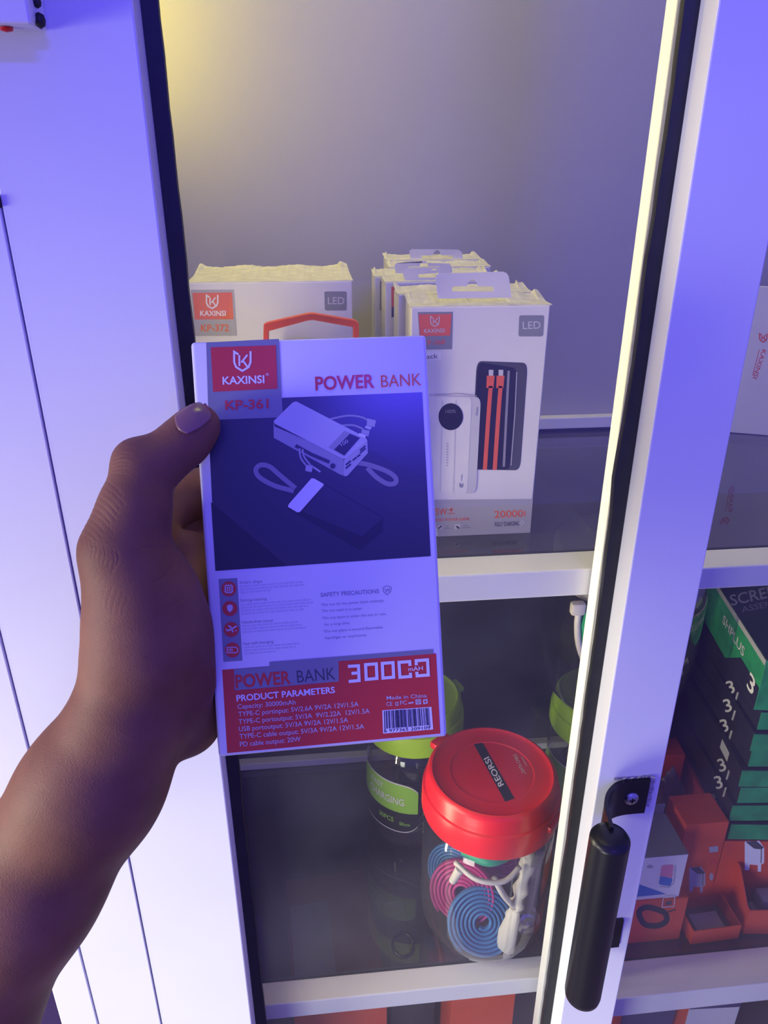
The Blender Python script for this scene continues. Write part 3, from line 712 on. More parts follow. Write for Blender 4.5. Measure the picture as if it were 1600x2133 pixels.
def skin_mat():
    m = bpy.data.materials.new('brown_skin'); m.use_nodes = True; nt = m.node_tree; b = nt.nodes['Principled BSDF']
    b.inputs['Roughness'].default_value = 0.58; b.inputs['Specular IOR Level'].default_value = 0.22
    b.inputs['Subsurface Weight'].default_value = 0.12; b.inputs['Subsurface Radius'].default_value = (0.006, 0.002, 0.001); b.inputs['Subsurface Scale'].default_value = 0.6
    tc = nt.nodes.new('ShaderNodeTexCoord')
    n = nt.nodes.new('ShaderNodeTexNoise'); n.inputs['Scale'].default_value = 28; n.inputs['Detail'].default_value = 6
    r = nt.nodes.new('ShaderNodeValToRGB'); r.color_ramp.elements[0].position = 0.3; r.color_ramp.elements[1].position = 0.72
    r.color_ramp.elements[0].color = (0.185, 0.078, 0.040, 1); r.color_ramp.elements[1].color = (0.290, 0.133, 0.072, 1)
    nt.links.new(tc.outputs['Object'], n.inputs['Vector']); nt.links.new(n.outputs['Fac'], r.inputs['Fac']); nt.links.new(r.outputs['Color'], b.inputs['Base Color'])
    vo = nt.nodes.new('ShaderNodeTexVoronoi'); vo.feature = 'DISTANCE_TO_EDGE'; vo.inputs['Scale'].default_value = 800
    mp = nt.nodes.new('ShaderNodeMapping'); mp.inputs['Scale'].default_value = (1, 1, 1.9); mp.inputs['Rotation'].default_value = (0.3, 0.5, 0)
    w2 = nt.nodes.new('ShaderNodeTexNoise'); w2.inputs['Scale'].default_value = 130; w2.inputs['Detail'].default_value = 3
    nt.links.new(tc.outputs['Object'], mp.inputs['Vector']); nt.links.new(mp.outputs['Vector'], vo.inputs['Vector']); nt.links.new(mp.outputs['Vector'], w2.inputs['Vector'])
    ad = nt.nodes.new('ShaderNodeMath'); ad.operation = 'MULTIPLY_ADD'; ad.inputs[1].default_value = 0.9
    nt.links.new(vo.outputs['Distance'], ad.inputs[0]); nt.links.new(w2.outputs['Fac'], ad.inputs[2])
    bp = nt.nodes.new('ShaderNodeBump'); bp.inputs['Strength'].default_value = 0.22; bp.inputs['Distance'].default_value = 0.0008
    nt.links.new(ad.outputs[0], bp.inputs['Height']); nt.links.new(bp.outputs['Normal'], b.inputs['Normal'])
    return m
hm = hand_mesh()
person = obj('person', hm, skin_mat(), smooth=True)
tag(person, 'bare left forearm and hand gripping the power bank box by its side', 'person')
# thumbnail laid on the thumb
from mathutils.bvhtree import BVHTree
bvh = BVHTree.FromPolygons([v.co for v in hm.vertices], [tuple(p.vertices) for p in hm.polygons])
b = bmesh.new(); rows = []
NA, NB = 14, 12
o_, e1_, e2_ = V((402, 872, 0)), V((0.84, -0.54, 0)), V((0.54, 0.84, 0))
for i in range(NA+1):
    row = []
    for j in range(NB+1):
        s, t = i/NA*2-1, j/NB*2-1
        k = (1-abs(t)**4)**0.5 if s > 0 else (1-0.25*t*t)
        p = o_ + e1_*(s*36*(0.55+0.45*k) if s > 0 else s*38*k) + e2_*(t*24*(1-0.12*s*s))
        d = ray(p.x, p.y).normalized(); hit, nr, ix, dist = bvh.ray_cast(CAMP, d)
        row.append(None if hit is None or dist > 0.36 else hit + nr*0.0006)
    rows.append(row)
vv = [[b.verts.new(p) if p is not None else None for p in r] for r in rows]
for i in range(NA):
    for j in range(NB):
        q = (vv[i][j], vv[i+1][j], vv[i+1][j+1], vv[i][j+1])
        if all(q): b.faces.new(q)
nail = obj('thumbnail', b, mat('nail', (0.27, 0.135, 0.115), 0.28, coat=0.15), person, smooth=True, label='smooth pinkish brown thumbnail')
sm = nail.modifiers.new('s', 'SOLIDIFY'); sm.thickness = 0.0004; sm.offset = 1

# ================================================================== cartons on the upper shelf
def carton(name, label, x0, x1, y0, y1, z0, z1, m, group=None, cat='box', bev=0.0008, part='carton'):
    t = thing(name, label, cat, ((x0+x1)/2, (y0+y1)/2, z0), group)
    obj(part, bx(x0, x1, y0, y1, z0, z1, bev), m, t)
    return t
def fray(t, x0, x1, y0, y1, z, seed, m='rag', h=0.004):
    """scuffed, curling top flap with a ragged edge"""
    rnd = random.Random(seed); b = bmesh.new(); n = 60; top = []; prev = None
    for i in range(n+1):
        x = x0+(x1-x0)*i/n; zz = z + 0.0006 + (rnd.random()*0.0004); edge = (i < 3 or i > n-4)
        yb = y1 + rnd.random()*0.0012 + (0.0015 if edge else 0); zb = zz + h*(0.55+0.18*math.sin(i*0.31+seed)+0.12*rnd.random()) + (rnd.random()*0.003 if edge else 0)
        row = [b.verts.new((x, y0+0.0006, z+0.0004)), b.verts.new((x, (y0+y1)/2, zz)), b.verts.new((x + rnd.uniform(-1, 1)*0.0006, yb, zb))]
        if prev:
            for k in range(2): b.faces.new((prev[k], prev[k+1], row[k+1], row[k]))
        prev = row
    o = obj('frayed_flap', b, M[m], t); md = o.modifiers.new('s', 'SOLIDIFY'); md.thickness = 0.0006
    return o
# KP-372 box
y372 = 0.56
tl, tr = aty(391, 586, y372), aty(733, 589, y372)
z372 = (tl.z+tr.z)/2
b372 = carton('power_bank_box', 'white power bank box on the upper shelf showing LED badge and KP-372', tl.x, tr.x, y372, 0.640, ZA, z372, M['card'])
fray(b372, tl.x-0.001, tr.x+0.001, y372, 0.640, z372, 21)
F = Face((0, y372, 1.4), (0, -1, 0)); c7 = crop(380, 540, 4.0)
def P7(*l): return [c7(*p) for p in l]
F.poly('grey_panel', M['p_lgrey'], P7((68, 254), (430, 252), (457, 638), (104, 640)), 1)
F.poly('brand_panel', M['p_orange'], P7((84, 280), (414, 276), (426, 500), (104, 502)), 2)
shield_logo(F, 'brand_mark', M['p_white'], c7(248, 350), 1/4.0, 3.0, 3)
F.text('brand_mark', M['p_white'], 'KAXINSI', c7(148, 470), c7(362, 470), 10.2, 0.022, 3)
F.text('model_number', M['p_orange'], 'KP-372', c7(155, 600), c7(388, 598), 13.5, 0.02, 2)
F.rrect('led_badge', M['p_grey'], P7((1182, 268), (1370, 268), (1370, 427), (1187, 427)), 0.1, 1)
F.text('led_badge', M['p_pale'], 'LED', c7(1212, 374), c7(1350, 374), 14.5, 0.005, 2)
F.finish(b372)
# carton with an orange carry handle standing in front of it
yh = 0.505
p0 = aty(560, 705, yh); p1 = aty(738, 700, yh)
hbx = carton('gift_carton', 'small carton with an orange carry handle in front of the KP-372 box', p0.x-0.012, p1.x+0.010, yh-0.02, yh+0.025, ZA, p0.z-0.006, M['card'])
pts = [aty(x, y, yh) for x, y in ((553, 735), (554, 678), (646, 660), (742, 674), (743, 735))]
outer = [(548, 735), (549, 676), (556, 672), (644, 652), (652, 652), (740, 667), (748, 673), (748, 735)]
inner = [(736, 735), (736, 682), (652, 667), (642, 668), (560, 690), (560, 735)]
obj('carry_handle', prism([aty(x, y, yh-0.002) for x, y in outer+inner], (0, 0.005, 0), 0.0006), M['plastic_o'], hbx, label='bright orange angular carry handle')
# row of KP-368 boxes with hanging tabs
def tab(t, poly, hole, y, slot_m='rag'):
    """white card hanging tab, the euro slot cut out"""
    outer = [aty(x, yy, y) for x, yy in poly]; n = len(outer)
    b = bmesh.new(); th = V((0, 0.0007, 0))
    hole_p = [aty(x, yy, y) for x, yy in hole]
    for off in (V((0, 0, 0)), th):
        ov = [b.verts.new(p+off) for p in outer]; hv = [b.verts.new(p+off) for p in hole_p]
        es = [b.edges.new((ov[i], ov[(i+1) % n])) for i in range(n)] + [b.edges.new((hv[i], hv[(i+1) % len(hv)])) for i in range(len(hv))]
        bmesh.ops.triangle_fill(b, use_beauty=True, edges=es)
        if off.length == 0: keep = (ov, hv)
    A, B = keep; b.verts.ensure_lookup_table()
    for ring0, off in ((A, n), (B, len(hole_p))):
        for i in range(off):
            p, q = ring0[i], ring0[(i+1) % off]
            p2 = min((v for v in b.verts if v is not p), key=lambda v: (v.co-p.co-th).length); q2 = min((v for v in b.verts if v is not q), key=lambda v: (v.co-q.co-th).length)
            try: b.faces.new((p, q, q2, p2))
            except ValueError: pass
    return obj('hang_tab', b, M['card'], t)
def slot(cx, cy, w, s=0.0):
    q = [(-w, 0), (-w*0.97, -4), (-w*0.9, -5.5), (-w*0.28, -6), (-w*0.22, -14), (-w*0.1, -20), (w*0.06, -21), (w*0.18, -15), (w*0.24, -6), (w*0.9, -5.5), (w*0.97, -4), (w, 0), (w*0.97, 4), (w*0.9, 5.5), (-w*0.9, 5.5), (-w*0.97, 4)]
    k = w/46
    return [(cx+x, cy+y*k+s*x) for x, y in q]
y368 = 0.5045; z368 = 1.4218; xl, xr = 0.0697, 0.1656; D368 = 0.030
a368 = carton('power_bank_box', 'front box of the hanging-tab row, dark and white power banks and 20000 printed on it', xl, xr, y368, y368+D368, ZA, z368, M['card'], 'tabbed power bank boxes on the upper shelf')
fray(a368, xl-0.0005, xr+0.0015, y368, y368+D368+0.003, z368, 31, h=0.006)
yt = y368+0.009
tab(a368, [(912, 622), (907, 580), (908, 574), (914, 570), (1048, 566), (1056, 569), (1060, 576), (1066, 620)], slot(985, 602, 44), yt)
F = Face((0, y368, 1.4), (0, -1, 0)); c5 = crop(760, 490, 3.8095); c3 = crop(360, 480, 1.9512); c6 = crop(860, 980, 5.7143)
def P5(*l): return [c5(*p) for p in l]
def P3(*l): return [c3(*p) for p in l]
def P6(*l): return [c6(*p) for p in l]
F.poly('grey_panel', M['p_grey'], P5((420, 610), (700, 607), (692, 905), (440, 908)), 1)
F.poly('brand_panel', M['p_orange'], P5((427, 627), (688, 624), (676, 796), (438, 800)), 2)
shield_logo(F, 'brand_mark', M['p_pale'], c5(556, 680), 1/3.8095*0.72, 2.0, 3)
F.text('brand_mark', M['p_pale'], 'KAXINSI', c5(470, 774), c5(632, 770), 8, 0.012, 3)
F.text('model_number', M['p_orange'], 'KP-368', c5(462, 872), c5(636, 864), 9.5, 0.012, 2)
F.rrect('led_badge', M['p_grey'], P5((1225, 635), (1424, 635), (1415, 803), (1218, 803)), 0.1, 1)
F.text('led_badge', M['p_pale'], 'LED', c5(1254, 744), c5(1395, 740), 15, 0.004, 2)
F.poly('sticker', M['p_white'], P3((990, 498), (1092, 492), (1090, 526), (990, 530)), 1)
F.text('sticker', M['p_dark'], 'Black', c3(1006, 524), c3(1078, 519), 9.5, 0.004, 2)
pp = 'product_picture'
F.rrect(pp, M['p_dark'], P3((1235, 530), (1443, 538), (1412, 975), (1212, 972)), 0.10, 1)
F.rrect(pp, M['p_black'], P3((1240, 534), (1400, 560), (1372, 972), (1214, 968)), 0.12, 2)
F.ribbon(pp, M['p_lgrey'], P3((1398, 575), (1390, 750), (1374, 955)), 2.2, 3)
F.ribbon(pp, M['p_mid'], P3((1365, 570), (1355, 760), (1345, 960)), 5, 3)
for dx in (0, 40):
    F.ribbon('orange_cables', M['p_orange'], P3((1292+dx, 632), (1282+dx, 760), (1268+dx, 972)), 8.5, 4)
    F.poly('orange_cables', M['p_orange'], P3((1276+dx, 590), (1308+dx, 590), (1303+dx, 640), (1274+dx, 640)), 4)
    F.poly(pp, M['p_pale'], P3((1284+dx, 566), (1303+dx, 566), (1302+dx, 590), (1284+dx, 590)), 4)
F.rrect(pp, M['p_pale'], P3((985, 665), (1252, 676), (1232, 1068), (985, 1066)), 0.09, 5)
F.rrect(pp, M['card'], P3((985, 672), (1215, 678), (1196, 1070), (985, 1066)), 0.07, 6)
F.ribbon(pp, M['p_lgrey'], P3((1060, 668), (1160, 662), (1236, 672)), 1.6, 6)
F.ribbon(pp, M['p_pale'], P3((1095, 690), (1086, 1062)), 2.5, 7); F.ribbon(pp, M['p_pale'], P3((1150, 690), (1140, 1064)), 2.5, 7)
F.disc(pp, M['p_black'], c3(1129, 756), 25.5, 8, 36, 28)
F.text(pp, M['p_grey'], '100%', c3(1108, 742), c3(1150, 740), 7, 0, 9)
F.ribbon(pp, M['p_lgrey'], P3((1236, 716), (1232, 752)), 2.4, 8)
for i in range(9):
    F.ribbon(pp, M['p_lgrey'], P3((1112, 866+i*11), (1118, 866+i*11)), 2.2, 8)
shield_logo(F, pp, M['p_grey'], c3(1172, 1034), 0.08, 1.2, 8)
F.ribbon(pp, M['p_lgrey'], P3((1174, 990), (1172, 1016)), 1.8, 8)
F.poly('grey_band', M['p_lgrey'], P6((220, 348), (1430, 338), (1396, 742), (300, 785)), 1)
F.text('power_rating', M['p_orange'], '22.5W', c6(160, 532), c6(410, 522), 13, 0.012, 2)
F.ribbon('power_rating', M['p_orange'], P6((425, 470), (482, 462)), 2.2, 2); F.ribbon('power_rating', M['p_orange'], P6((458, 440), (454, 500)), 2.2, 2)
F.text('power_rating', M['p_orange'], 'MAX', c6(415, 526), c6(505, 522), 4, 0.0, 2)
F.text('power_rating', M['p_orange'], 'CABLE AND POWER BANK', c6(120, 612), c6(680, 592), 6, 0.004, 2)
F.text('capacity', M['p_orange'], '20000', c6(972, 562), c6(1316, 548), 14, 0.012, 2)
F.ribbon('capacity', M['p_orange'], P6((1336, 482), (1330, 545)), 2.4, 2)
F.text('small_print', M['p_dark'], 'FULLY CHARGING', c6(978, 665), c6(1264, 652), 8.5, 0.012, 2)
F.ribbon('small_print', M['p_pale'], P6((1312, 588), (1266, 632), (1300, 636), (1286, 668), (1328, 620), (1296, 616)), 1.5, 2)
F.poly('small_print', M['p_pale'], P6((300, 654), (354, 650), (350, 694), (300, 698)), 2); F.ribbon('small_print', M['p_dark'], P6((306, 690), (342, 658)), 3, 3)
F.poly('small_print', M['p_pale'], P6((498, 642), (566, 636), (562, 692), (496, 696)), 2); F.poly('small_print', M['p_dark'], P6((505, 655), (540, 662), (562, 690), (530, 690)), 3)
for y0, x0, x1 in ((662, 395, 418), (688, 372, 450), (655, 610, 650), (680, 590, 686)): F.ribbon('small_print', M['p_grey'], P6((x0, y0), (x1, y0-3)), 1.4, 2)
F.finish(a368)
# the boxes behind, each with its own visible left end and tab
def row_box(label, px_l, px_r, py_top, y0, dep, zadd, seed, tabp=None, holep=None, stripe=False):
    a = aty(px_l, py_top, y0); c = aty(px_r, py_top, y0)
    t = carton('power_bank_box', label, a.x, c.x, y0, y0+dep, ZA, a.z, M['card'], 'tabbed power bank boxes on the upper shelf')
    fray(t, a.x-0.0005, c.x+0.001, y0, y0+dep, a.z, seed, h=0.003)
    if tabp: tab(t, tabp, holep, y0+0.006)
    return t
t2 = row_box('second box of the hanging-tab row, only its top and left end showing', 830, 1108, 614, 0.540, 0.028, 0, 41)
t3 = row_box('third box of the hanging-tab row, an orange and black stripe on its left end', 803, 1060, 588, 0.572, 0.030, 0, 42, [(845, 589), (838, 566), (842, 559), (930, 557), (938, 562), (940, 586)], slot(905, 574, 34))
F = Face((0, 0.572, 1.4), (0, -1, 0))
F.poly('side_stripe', M['p_orange'], P5((210, 408), (242, 410), (244, 568), (212, 570)), 1)
F.poly('side_stripe', M['p_dark'], P5((212, 570), (244, 568), (242, 648), (212, 652)), 1)
F.finish(t3)
t4 = row_box('fourth box of the hanging-tab row, standing furthest left with a folded tab', 781, 1022, 577, 0.610, 0.030, 0, 43, [(826, 578), (822, 553), (826, 548), (936, 549), (941, 556), (944, 576)], slot(884, 559, 34))
F = Face((0, 0.610, 1.4), (0, -1, 0)); F.poly('side_stripe', M['p_grey'], P5((120, 362), (132, 362), (130, 596), (118, 596)), 1); F.finish(t4)
t5 = row_box('fifth box of the hanging-tab row, second from the back panel', 812, 1022, 558, 0.648, 0.028, 0, 44)
t6 = row_box('rearmost box of the hanging-tab row, its tall tab against the back panel', 806, 1004, 543, 0.690, 0.030, 0, 45, [(856, 552), (853, 523), (858, 519), (955, 520), (962, 525), (967, 552)], slot(911, 536, 33))
# carton in the right bay with the upright brand print
pa = atz(1700, 930, ZB+0.0005); ex = V((-0.955, 0.297, 0)); ey = V((0.297, 0.955, 0))
wb = thing('power_bank_box', 'white carton with orange brand print running down it, right bay upper shelf', 'box', (0.55, 0.74, ZB))
pr_ = aty(1601, 893, 0.722); pr_.z = ZB+0.0005
ztop = aty(1601, 600, 0.722).z
obj('carton', solid(pr_ + V((0.030, -0.012, 0)), V((-0.125, 0.050, 0)).normalized()*0.085, V((0.37, 0.93, 0)).normalized()*0.004, (0, 0, ztop-pr_.z), 0.0008), M['card'], wb)
ub = V((-0.125, 0.050, 0)).normalized(); nf = V((0, 0, 1)).cross(ub); nf = nf if nf.y < 0 else -nf
F = Face(pr_ + V((0.030, -0.012, 0)), nf)
shield_logo(F, 'brand_mark', M['p_orange'], (1590, 703), 0.16, 2.6, 1)
F.text('brand_mark', M['p_orange'], 'KAXINSI', (1588, 727), (1568, 787), 9, 0.01, 1)
F.ribbon('brand_mark', M['p_orange'], [(1582, 728), (1568, 782)], 1.4, 1)
F.finish(wb)

# ================================================================== jars
def jar(name, label, c, r, h, lidm, group, lid_h=0.036, lid=True, sag=1.0):
    t = thing(name, label, 'jar', c, group)
    x, y, z = c
    prof = [(0, 0.004), (r*0.55, 0.0045), (r*0.66, 0.0012), (r*0.78, 0.0022), (r*0.90, 0.009), (r*0.975, 0.021), (r, 0.036)]
    top = h-lid_h
    prof += [(r, top*0.55), (r, top-0.022), (r*0.99, top-0.013), (r*0.93, top-0.005), (r*0.88, top-0.001), (r*0.88, top+0.02)]
    obj('jar_body', lathe((x, y, z), prof, 72), M['pet'], t, smooth=True)
    R = r*1.03
    lp = [(R*0.985, top-0.001), (R, top+0.002), (R*0.995, top+lid_h*0.50), (R*0.985, top+lid_h*0.58), (R*0.955, top+lid_h*0.60), (R*0.945, top+lid_h*0.66), (R*0.93, top+lid_h*0.90), (R*0.90, top+lid_h*0.975),
          (R*0.86, top+lid_h), (R*0.84, top+lid_h*0.97), (R*0.80, top+lid_h*0.945), (R*0.60, top+lid_h*0.945), (R*0.585, top+lid_h*0.925), (0, top+lid_h*0.925)]
    ld = obj('lid', lathe((x, y, z), lp, 72), lidm, t, smooth='auto')
    return t, ld
jc = (0.1545, 0.519, ZC+0.0004); JR = 0.0635; JH = 0.200
jr, jl = jar('cable_jar', 'clear plastic jar with a red lid holding blue and pink cables', jc, JR, JH, M['red'], None, lid_h=0.043)
# pull tab on the lid rim, sticker and lettering on top
ang = math.radians(128); dv = V((math.cos(ang), math.sin(ang), 0)); sv = V((-dv.y, dv.x, 0))
cb = V(jc)
obj('lid_tab', solid(cb+dv*(JR*0.94)-sv*0.011+V((0, 0, JH-0.013)), sv*0.022, dv*0.010, (0, 0, 0.008), 0.002), M['red'], jl, smooth='auto')
ang2 = math.radians(-42); dv2 = V((math.cos(ang2), math.sin(ang2), 0)); sv2 = V((-dv2.y, dv2.x, 0))
obj('lid_tab', solid(cb+dv2*(JR*0.945)-sv2*0.012+V((0, 0, JH-0.030)), sv2*0.024, dv2*0.0075, (0, 0, 0.007), 0.002), M['red'], jl, smooth='auto')
ztop = jc[2]+JH-0.043+0.043*0.925+0.0001
F = Face((jc[0], jc[1], ztop), (0, 0, 1)); c4 = crop(740, 1350, 3.1826)
def P4(*l): return [c4(*p) for p in l]
F.poly('lid_sticker', M['p_black'], P4((778, 622), (832, 604), (1056, 997), (994, 1018)), 1)
F.text('lid_sticker', M['p_white'], 'REORSI', c4(986, 905), c4(884, 718), 11.5, 0.015, 2)
def smalltext(): 
    F.text('lid_print', M['p_cream'], 'DATA CABLE', c4(1124, 818), c4(1064, 700), 6.5, 0.012, 1)
    F.ribbon('lid_print', M['p_cream'], P4((1136, 780), (1103, 720)), 1.2, 1); F.ribbon('lid_print', M['p_cream'], P4((1132, 835), (1122, 824)), 1.2, 1)
smalltext(); F.finish(jl)
# contents
def spiral(name, label, cat, c, n, r0, r1, wd, turns, m, group=None):
    """flat cable wound in a spiral disc facing along n"""
    n = V(n).normalized(); e1 = n.orthogonal().normalized(); e2 = n.cross(e1); c = V(c); N = int(turns*36)
    pts = [c + (e1*math.cos(2*math.pi*turns*i/N) + e2*math.sin(2*math.pi*turns*i/N))*(r0+(r1-r0)*i/N) for i in range(N+1)]
    o = obj(name, tube(pts, (r1-r0)/turns*0.46, 6, flat=wd/((r1-r0)/turns*0.46)*0.5, up=n), m, smooth=True)
    return tag(o, label, cat, group)
jx, jy, jz = jc
spiral('coiled_cable', 'blue flat cable coil nearest the front inside the red-lidded jar', 'cable', (jx-0.008, jy-0.036, jz+0.040), (-0.12, -0.86, 0.50), 0.006, 0.034, 0.010, 7, M['c_blue'], 'cables in the red-lidded jar')
spiral('coiled_cable', 'pink flat cable coil inside the red-lidded jar', 'cable', (jx-0.024, jy-0.014, jz+0.056), (-0.42, -0.82, 0.38), 0.006, 0.033, 0.010, 7, M['c_pink'], 'cables in the red-lidded jar')
spiral('coiled_cable', 'darker blue flat cable coil at the back left inside the red-lidded jar', 'cable', (jx-0.027, jy+0.006, jz+0.060), (-0.6, -0.75, 0.25), 0.006, 0.031, 0.010, 8, M['c_blue'], 'cables in the red-lidded jar')
spiral('coiled_cable', 'pink flat cable coil at the right back inside the red-lidded jar', 'cable', (jx+0.024, jy+0.012, jz+0.075), (0.35, -0.86, 0.35), 0.006, 0.028, 0.010, 7, M['c_pink'], 'cables in the red-lidded jar')
wc = thing('charging_cable', 'white charging cable with bulky plug hanging inside the red-lidded jar', 'cable', (jx+0.012, jy-0.045, jz+0.03))
pth = catmull([(jx+0.034, jy-0.020, jz+0.140), (jx+0.030, jy-0.036, jz+0.112), (jx+0.022, jy-0.046, jz+0.088), (jx+0.018, jy-0.050, jz+0.072), (jx+0.014, jy-0.051, jz+0.050)], 6)
obj('cord', tube(pth, [0.0065+0.002*math.sin(i*1.3) for i in range(len(pth))], 10, flat=0.55), M['c_white'], wc, smooth=True)
obj('plug', tube([(jx+0.018, jy-0.050, jz+0.072), (jx+0.0155, jy-0.0515, jz+0.058), (jx+0.012, jy-0.0525, jz+0.042), (jx+0.011, jy-0.0525, jz+0.024), (jx+0.0125, jy-0.051, jz+0.018)], [0.0055, 0.0075, 0.0095, 0.0095, 0.0060], 14, flat=0.6), M['c_white'], wc, smooth='auto')
obj('plug_tip', bx(jx+0.0095, jx+0.0165, jy-0.0535, jy-0.0505, jz+0.008, jz+0.019, 0.0005), M['foil'], wc)
obj('strain_relief', tube(catmull([(jx-0.004, jy-0.046, jz+0.112), (jx+0.006, jy-0.050, jz+0.092), (jx+0.017, jy-0.0505, jz+0.076)], 5), 0.0030, 8), M['c_white'], wc, smooth=True)
gc = thing('charging_cable', 'grey-white cable loop behind the plug inside the red-lidded jar', 'cable', (jx, jy, jz+0.1))
obj('cord', tube(catmull([(jx-0.038, jy-0.030, jz+0.118), (jx-0.020, jy-0.046, jz+0.112), (jx+0.004, jy-0.049, jz+0.110), (jx+0.022, jy-0.040, jz+0.116)], 6), 0.0042, 8, flat=0.6), M['c_white'], gc, smooth=True)
obj('plug', tube([(jx-0.034, jy-0.036, jz+0.116), (jx-0.040, jy-0.034, jz+0.098)], [0.0045, 0.0038], 10), M['c_white'], gc, smooth='auto')
gs = obj('cable_sleeve', tube(catmull([(jx-0.030, jy-0.030, jz+0.134), (jx-0.010, jy-0.046, jz+0.136), (jx+0.014, jy-0.040, jz+0.138)], 5), 0.0060, 8), M['c_green'], smooth=True)
tag(gs, 'green sleeve of a cable just under the red lid', 'cable')
gp = obj('cable_clip', solid((jx+0.026, jy-0.042, jz+0.050), (0.014, 0.004, -0.004), (0.002, 0.006, 0), (0.006, 0, 0.082), 0.003), M['c_grey'], smooth='auto')
tag(gp, 'long grey plastic clip standing behind the white plug in the red-lidded jar', 'clip')
fo = bmesh.new(); bmesh.ops.create_icosphere(fo, subdivisions=3, radius=0.012)
for v in fo.verts: v.co = V((v.co.x*1.1, v.co.y*0.7, v.co.z*1.4))*(1+0.25*random.random()) + V((jx+0.036, jy-0.030, jz+0.028))
tag(obj('foil_packet', fo, M['foil']), 'crumpled silver foil packet at the bottom of the red-lidded jar', 'packet')

def label_strip(t, c, r, a0, a1, zlo, zhi, split, txt=None):
    """printed label wrapped on the jar with a curved lower edge"""
    N = 30
    def strip(m, f0, f1, rr, nm):
        b = bmesh.new(); prev = None
        for i in range(N+1):
            s = i/N; a = a0+(a1-a0)*s; z0, z1 = f0(s), f1(s)
            row = [b.verts.new((c[0]+rr*math.cos(a), c[1]+rr*math.sin(a), z0)), b.verts.new((c[0]+rr*math.cos(a), c[1]+rr*math.sin(a), z1))]
            if prev: b.faces.new((prev[0], row[0], row[1], prev[1]))
            prev = row
        obj(nm, b, m, t)
    e = lambda s: 0.010*(abs(2*s-1))**6
    strip(M['lab_edge'], lambda s: c[2]+zlo-0.0018+e(s), lambda s: c[2]+zhi+0.0018-e(s), r+0.0004, 'label_border')
    strip(M['lab_green'], lambda s: c[2]+split, lambda s: c[2]+zhi-e(s), r+0.0007, 'label_top')
    strip(M['lab_black'], lambda s: c[2]+zlo+e(s), lambda s: c[2]+split, r+0.0007, 'label_foot')
    if txt:
        for st, zc, hgt, f0, f1, mm in txt:
            vs, fs = text_mesh(st, 0.015); x0 = min(v[0] for v in vs); x1 = max(v[0] for v in vs)
            b = bmesh.new(); bv = []
            for x, y in vs:
                a = a0+(a1-a0)*(f0+(f1-f0)*(x-x0)/(x1-x0)); bv.append(b.verts.new((c[0]+(r+0.0010)*math.cos(a), c[1]+(r+0.0010)*math.sin(a), c[2]+zc+y*hgt/CAPH)))
            for f in fs:
                try: b.faces.new([bv[i] for i in f])
                except ValueError: pass
            obj('label_text', b, mm, t)
gcn = (0.1000, 0.652, ZC+0.0004); GR, GH = 0.0535, 0.188
g1, gl1 = jar('cable_jar', 'clear jar with a lime green lid, partly behind the held box', gcn, GR, GH, M['green'], 'lime-lidded cable jars', lid_h=0.042)
ang = math.radians(20); dv = V((math.cos(ang), math.sin(ang), 0)); sv = V((-dv.y, dv.x, 0))
obj('lid_tab', solid(V(gcn)+dv*(GR*0.93)-sv*0.009+V((0, 0, GH-0.012)), sv*0.018, dv*0.009, (0, 0, 0.007), 0.002), M['green'], gl1, smooth='auto')
label_strip(g1, gcn, GR, math.radians(178), math.radians(268), 0.038, 0.105, 0.066, [('FAST', 0.092, 0.007, 0.30, 0.52, M['p_pale']), ('CHARGING', 0.077, 0.0095, 0.26, 0.82, M['p_pale']), ('30PCS', 0.050, 0.0065, 0.45, 0.68, M['lab_green']), ('50cm', 0.048, 0.0045, 0.76, 0.90, M['lab_green'])])
for i, (dx, dy, dz, m, nm) in enumerate(((-0.008, -0.012, 0.035, 'c_dark', 'black'), (0.012, 0.012, 0.040, 'c_dark', 'dark'),)):
    spiral('coiled_cable', '%s cable coil inside the lime-lidded jar behind the held box' % nm, 'cable', (gcn[0]+dx, gcn[1]+dy, gcn[2]+dz), (-0.3, -0.8, 0.4), 0.006, 0.032, 0.010, 6, M[m], 'cables in the lime jar')
g2c = (0.3250, 0.672, ZD+0.0004)
g2, gl2 = jar('cable_jar', 'clear jar with a lime green lid, half hidden behind the door stile', g2c, 0.056, 0.190, M['green'], 'lime-lidded cable jars', lid_h=0.042)
label_strip(g2, g2c, 0.056, math.radians(165), math.radians(270), 0.030, 0.110, 0.045)
spiral('coiled_cable', 'dark red cable coil inside the lime-lidded jar behind the door stile', 'cable', (g2c[0]-0.005, g2c[1]-0.01, g2c[2]+0.105), (-0.5, -0.8, 0.3), 0.006, 0.030, 0.010, 6, mat('dark_red_cable', (0.16, 0.012, 0.04), 0.45), 'cables in the lime jar')
spiral('coiled_cable', 'navy cable coil inside the lime-lidded jar behind the door stile', 'cable', (g2c[0]-0.004, g2c[1]+0.012, g2c[2]+0.060), (-0.5, -0.8, 0.3), 0.006, 0.034, 0.010, 6, mat('navy_cable', (0.015, 0.015, 0.10), 0.45), 'cables in the lime jar')
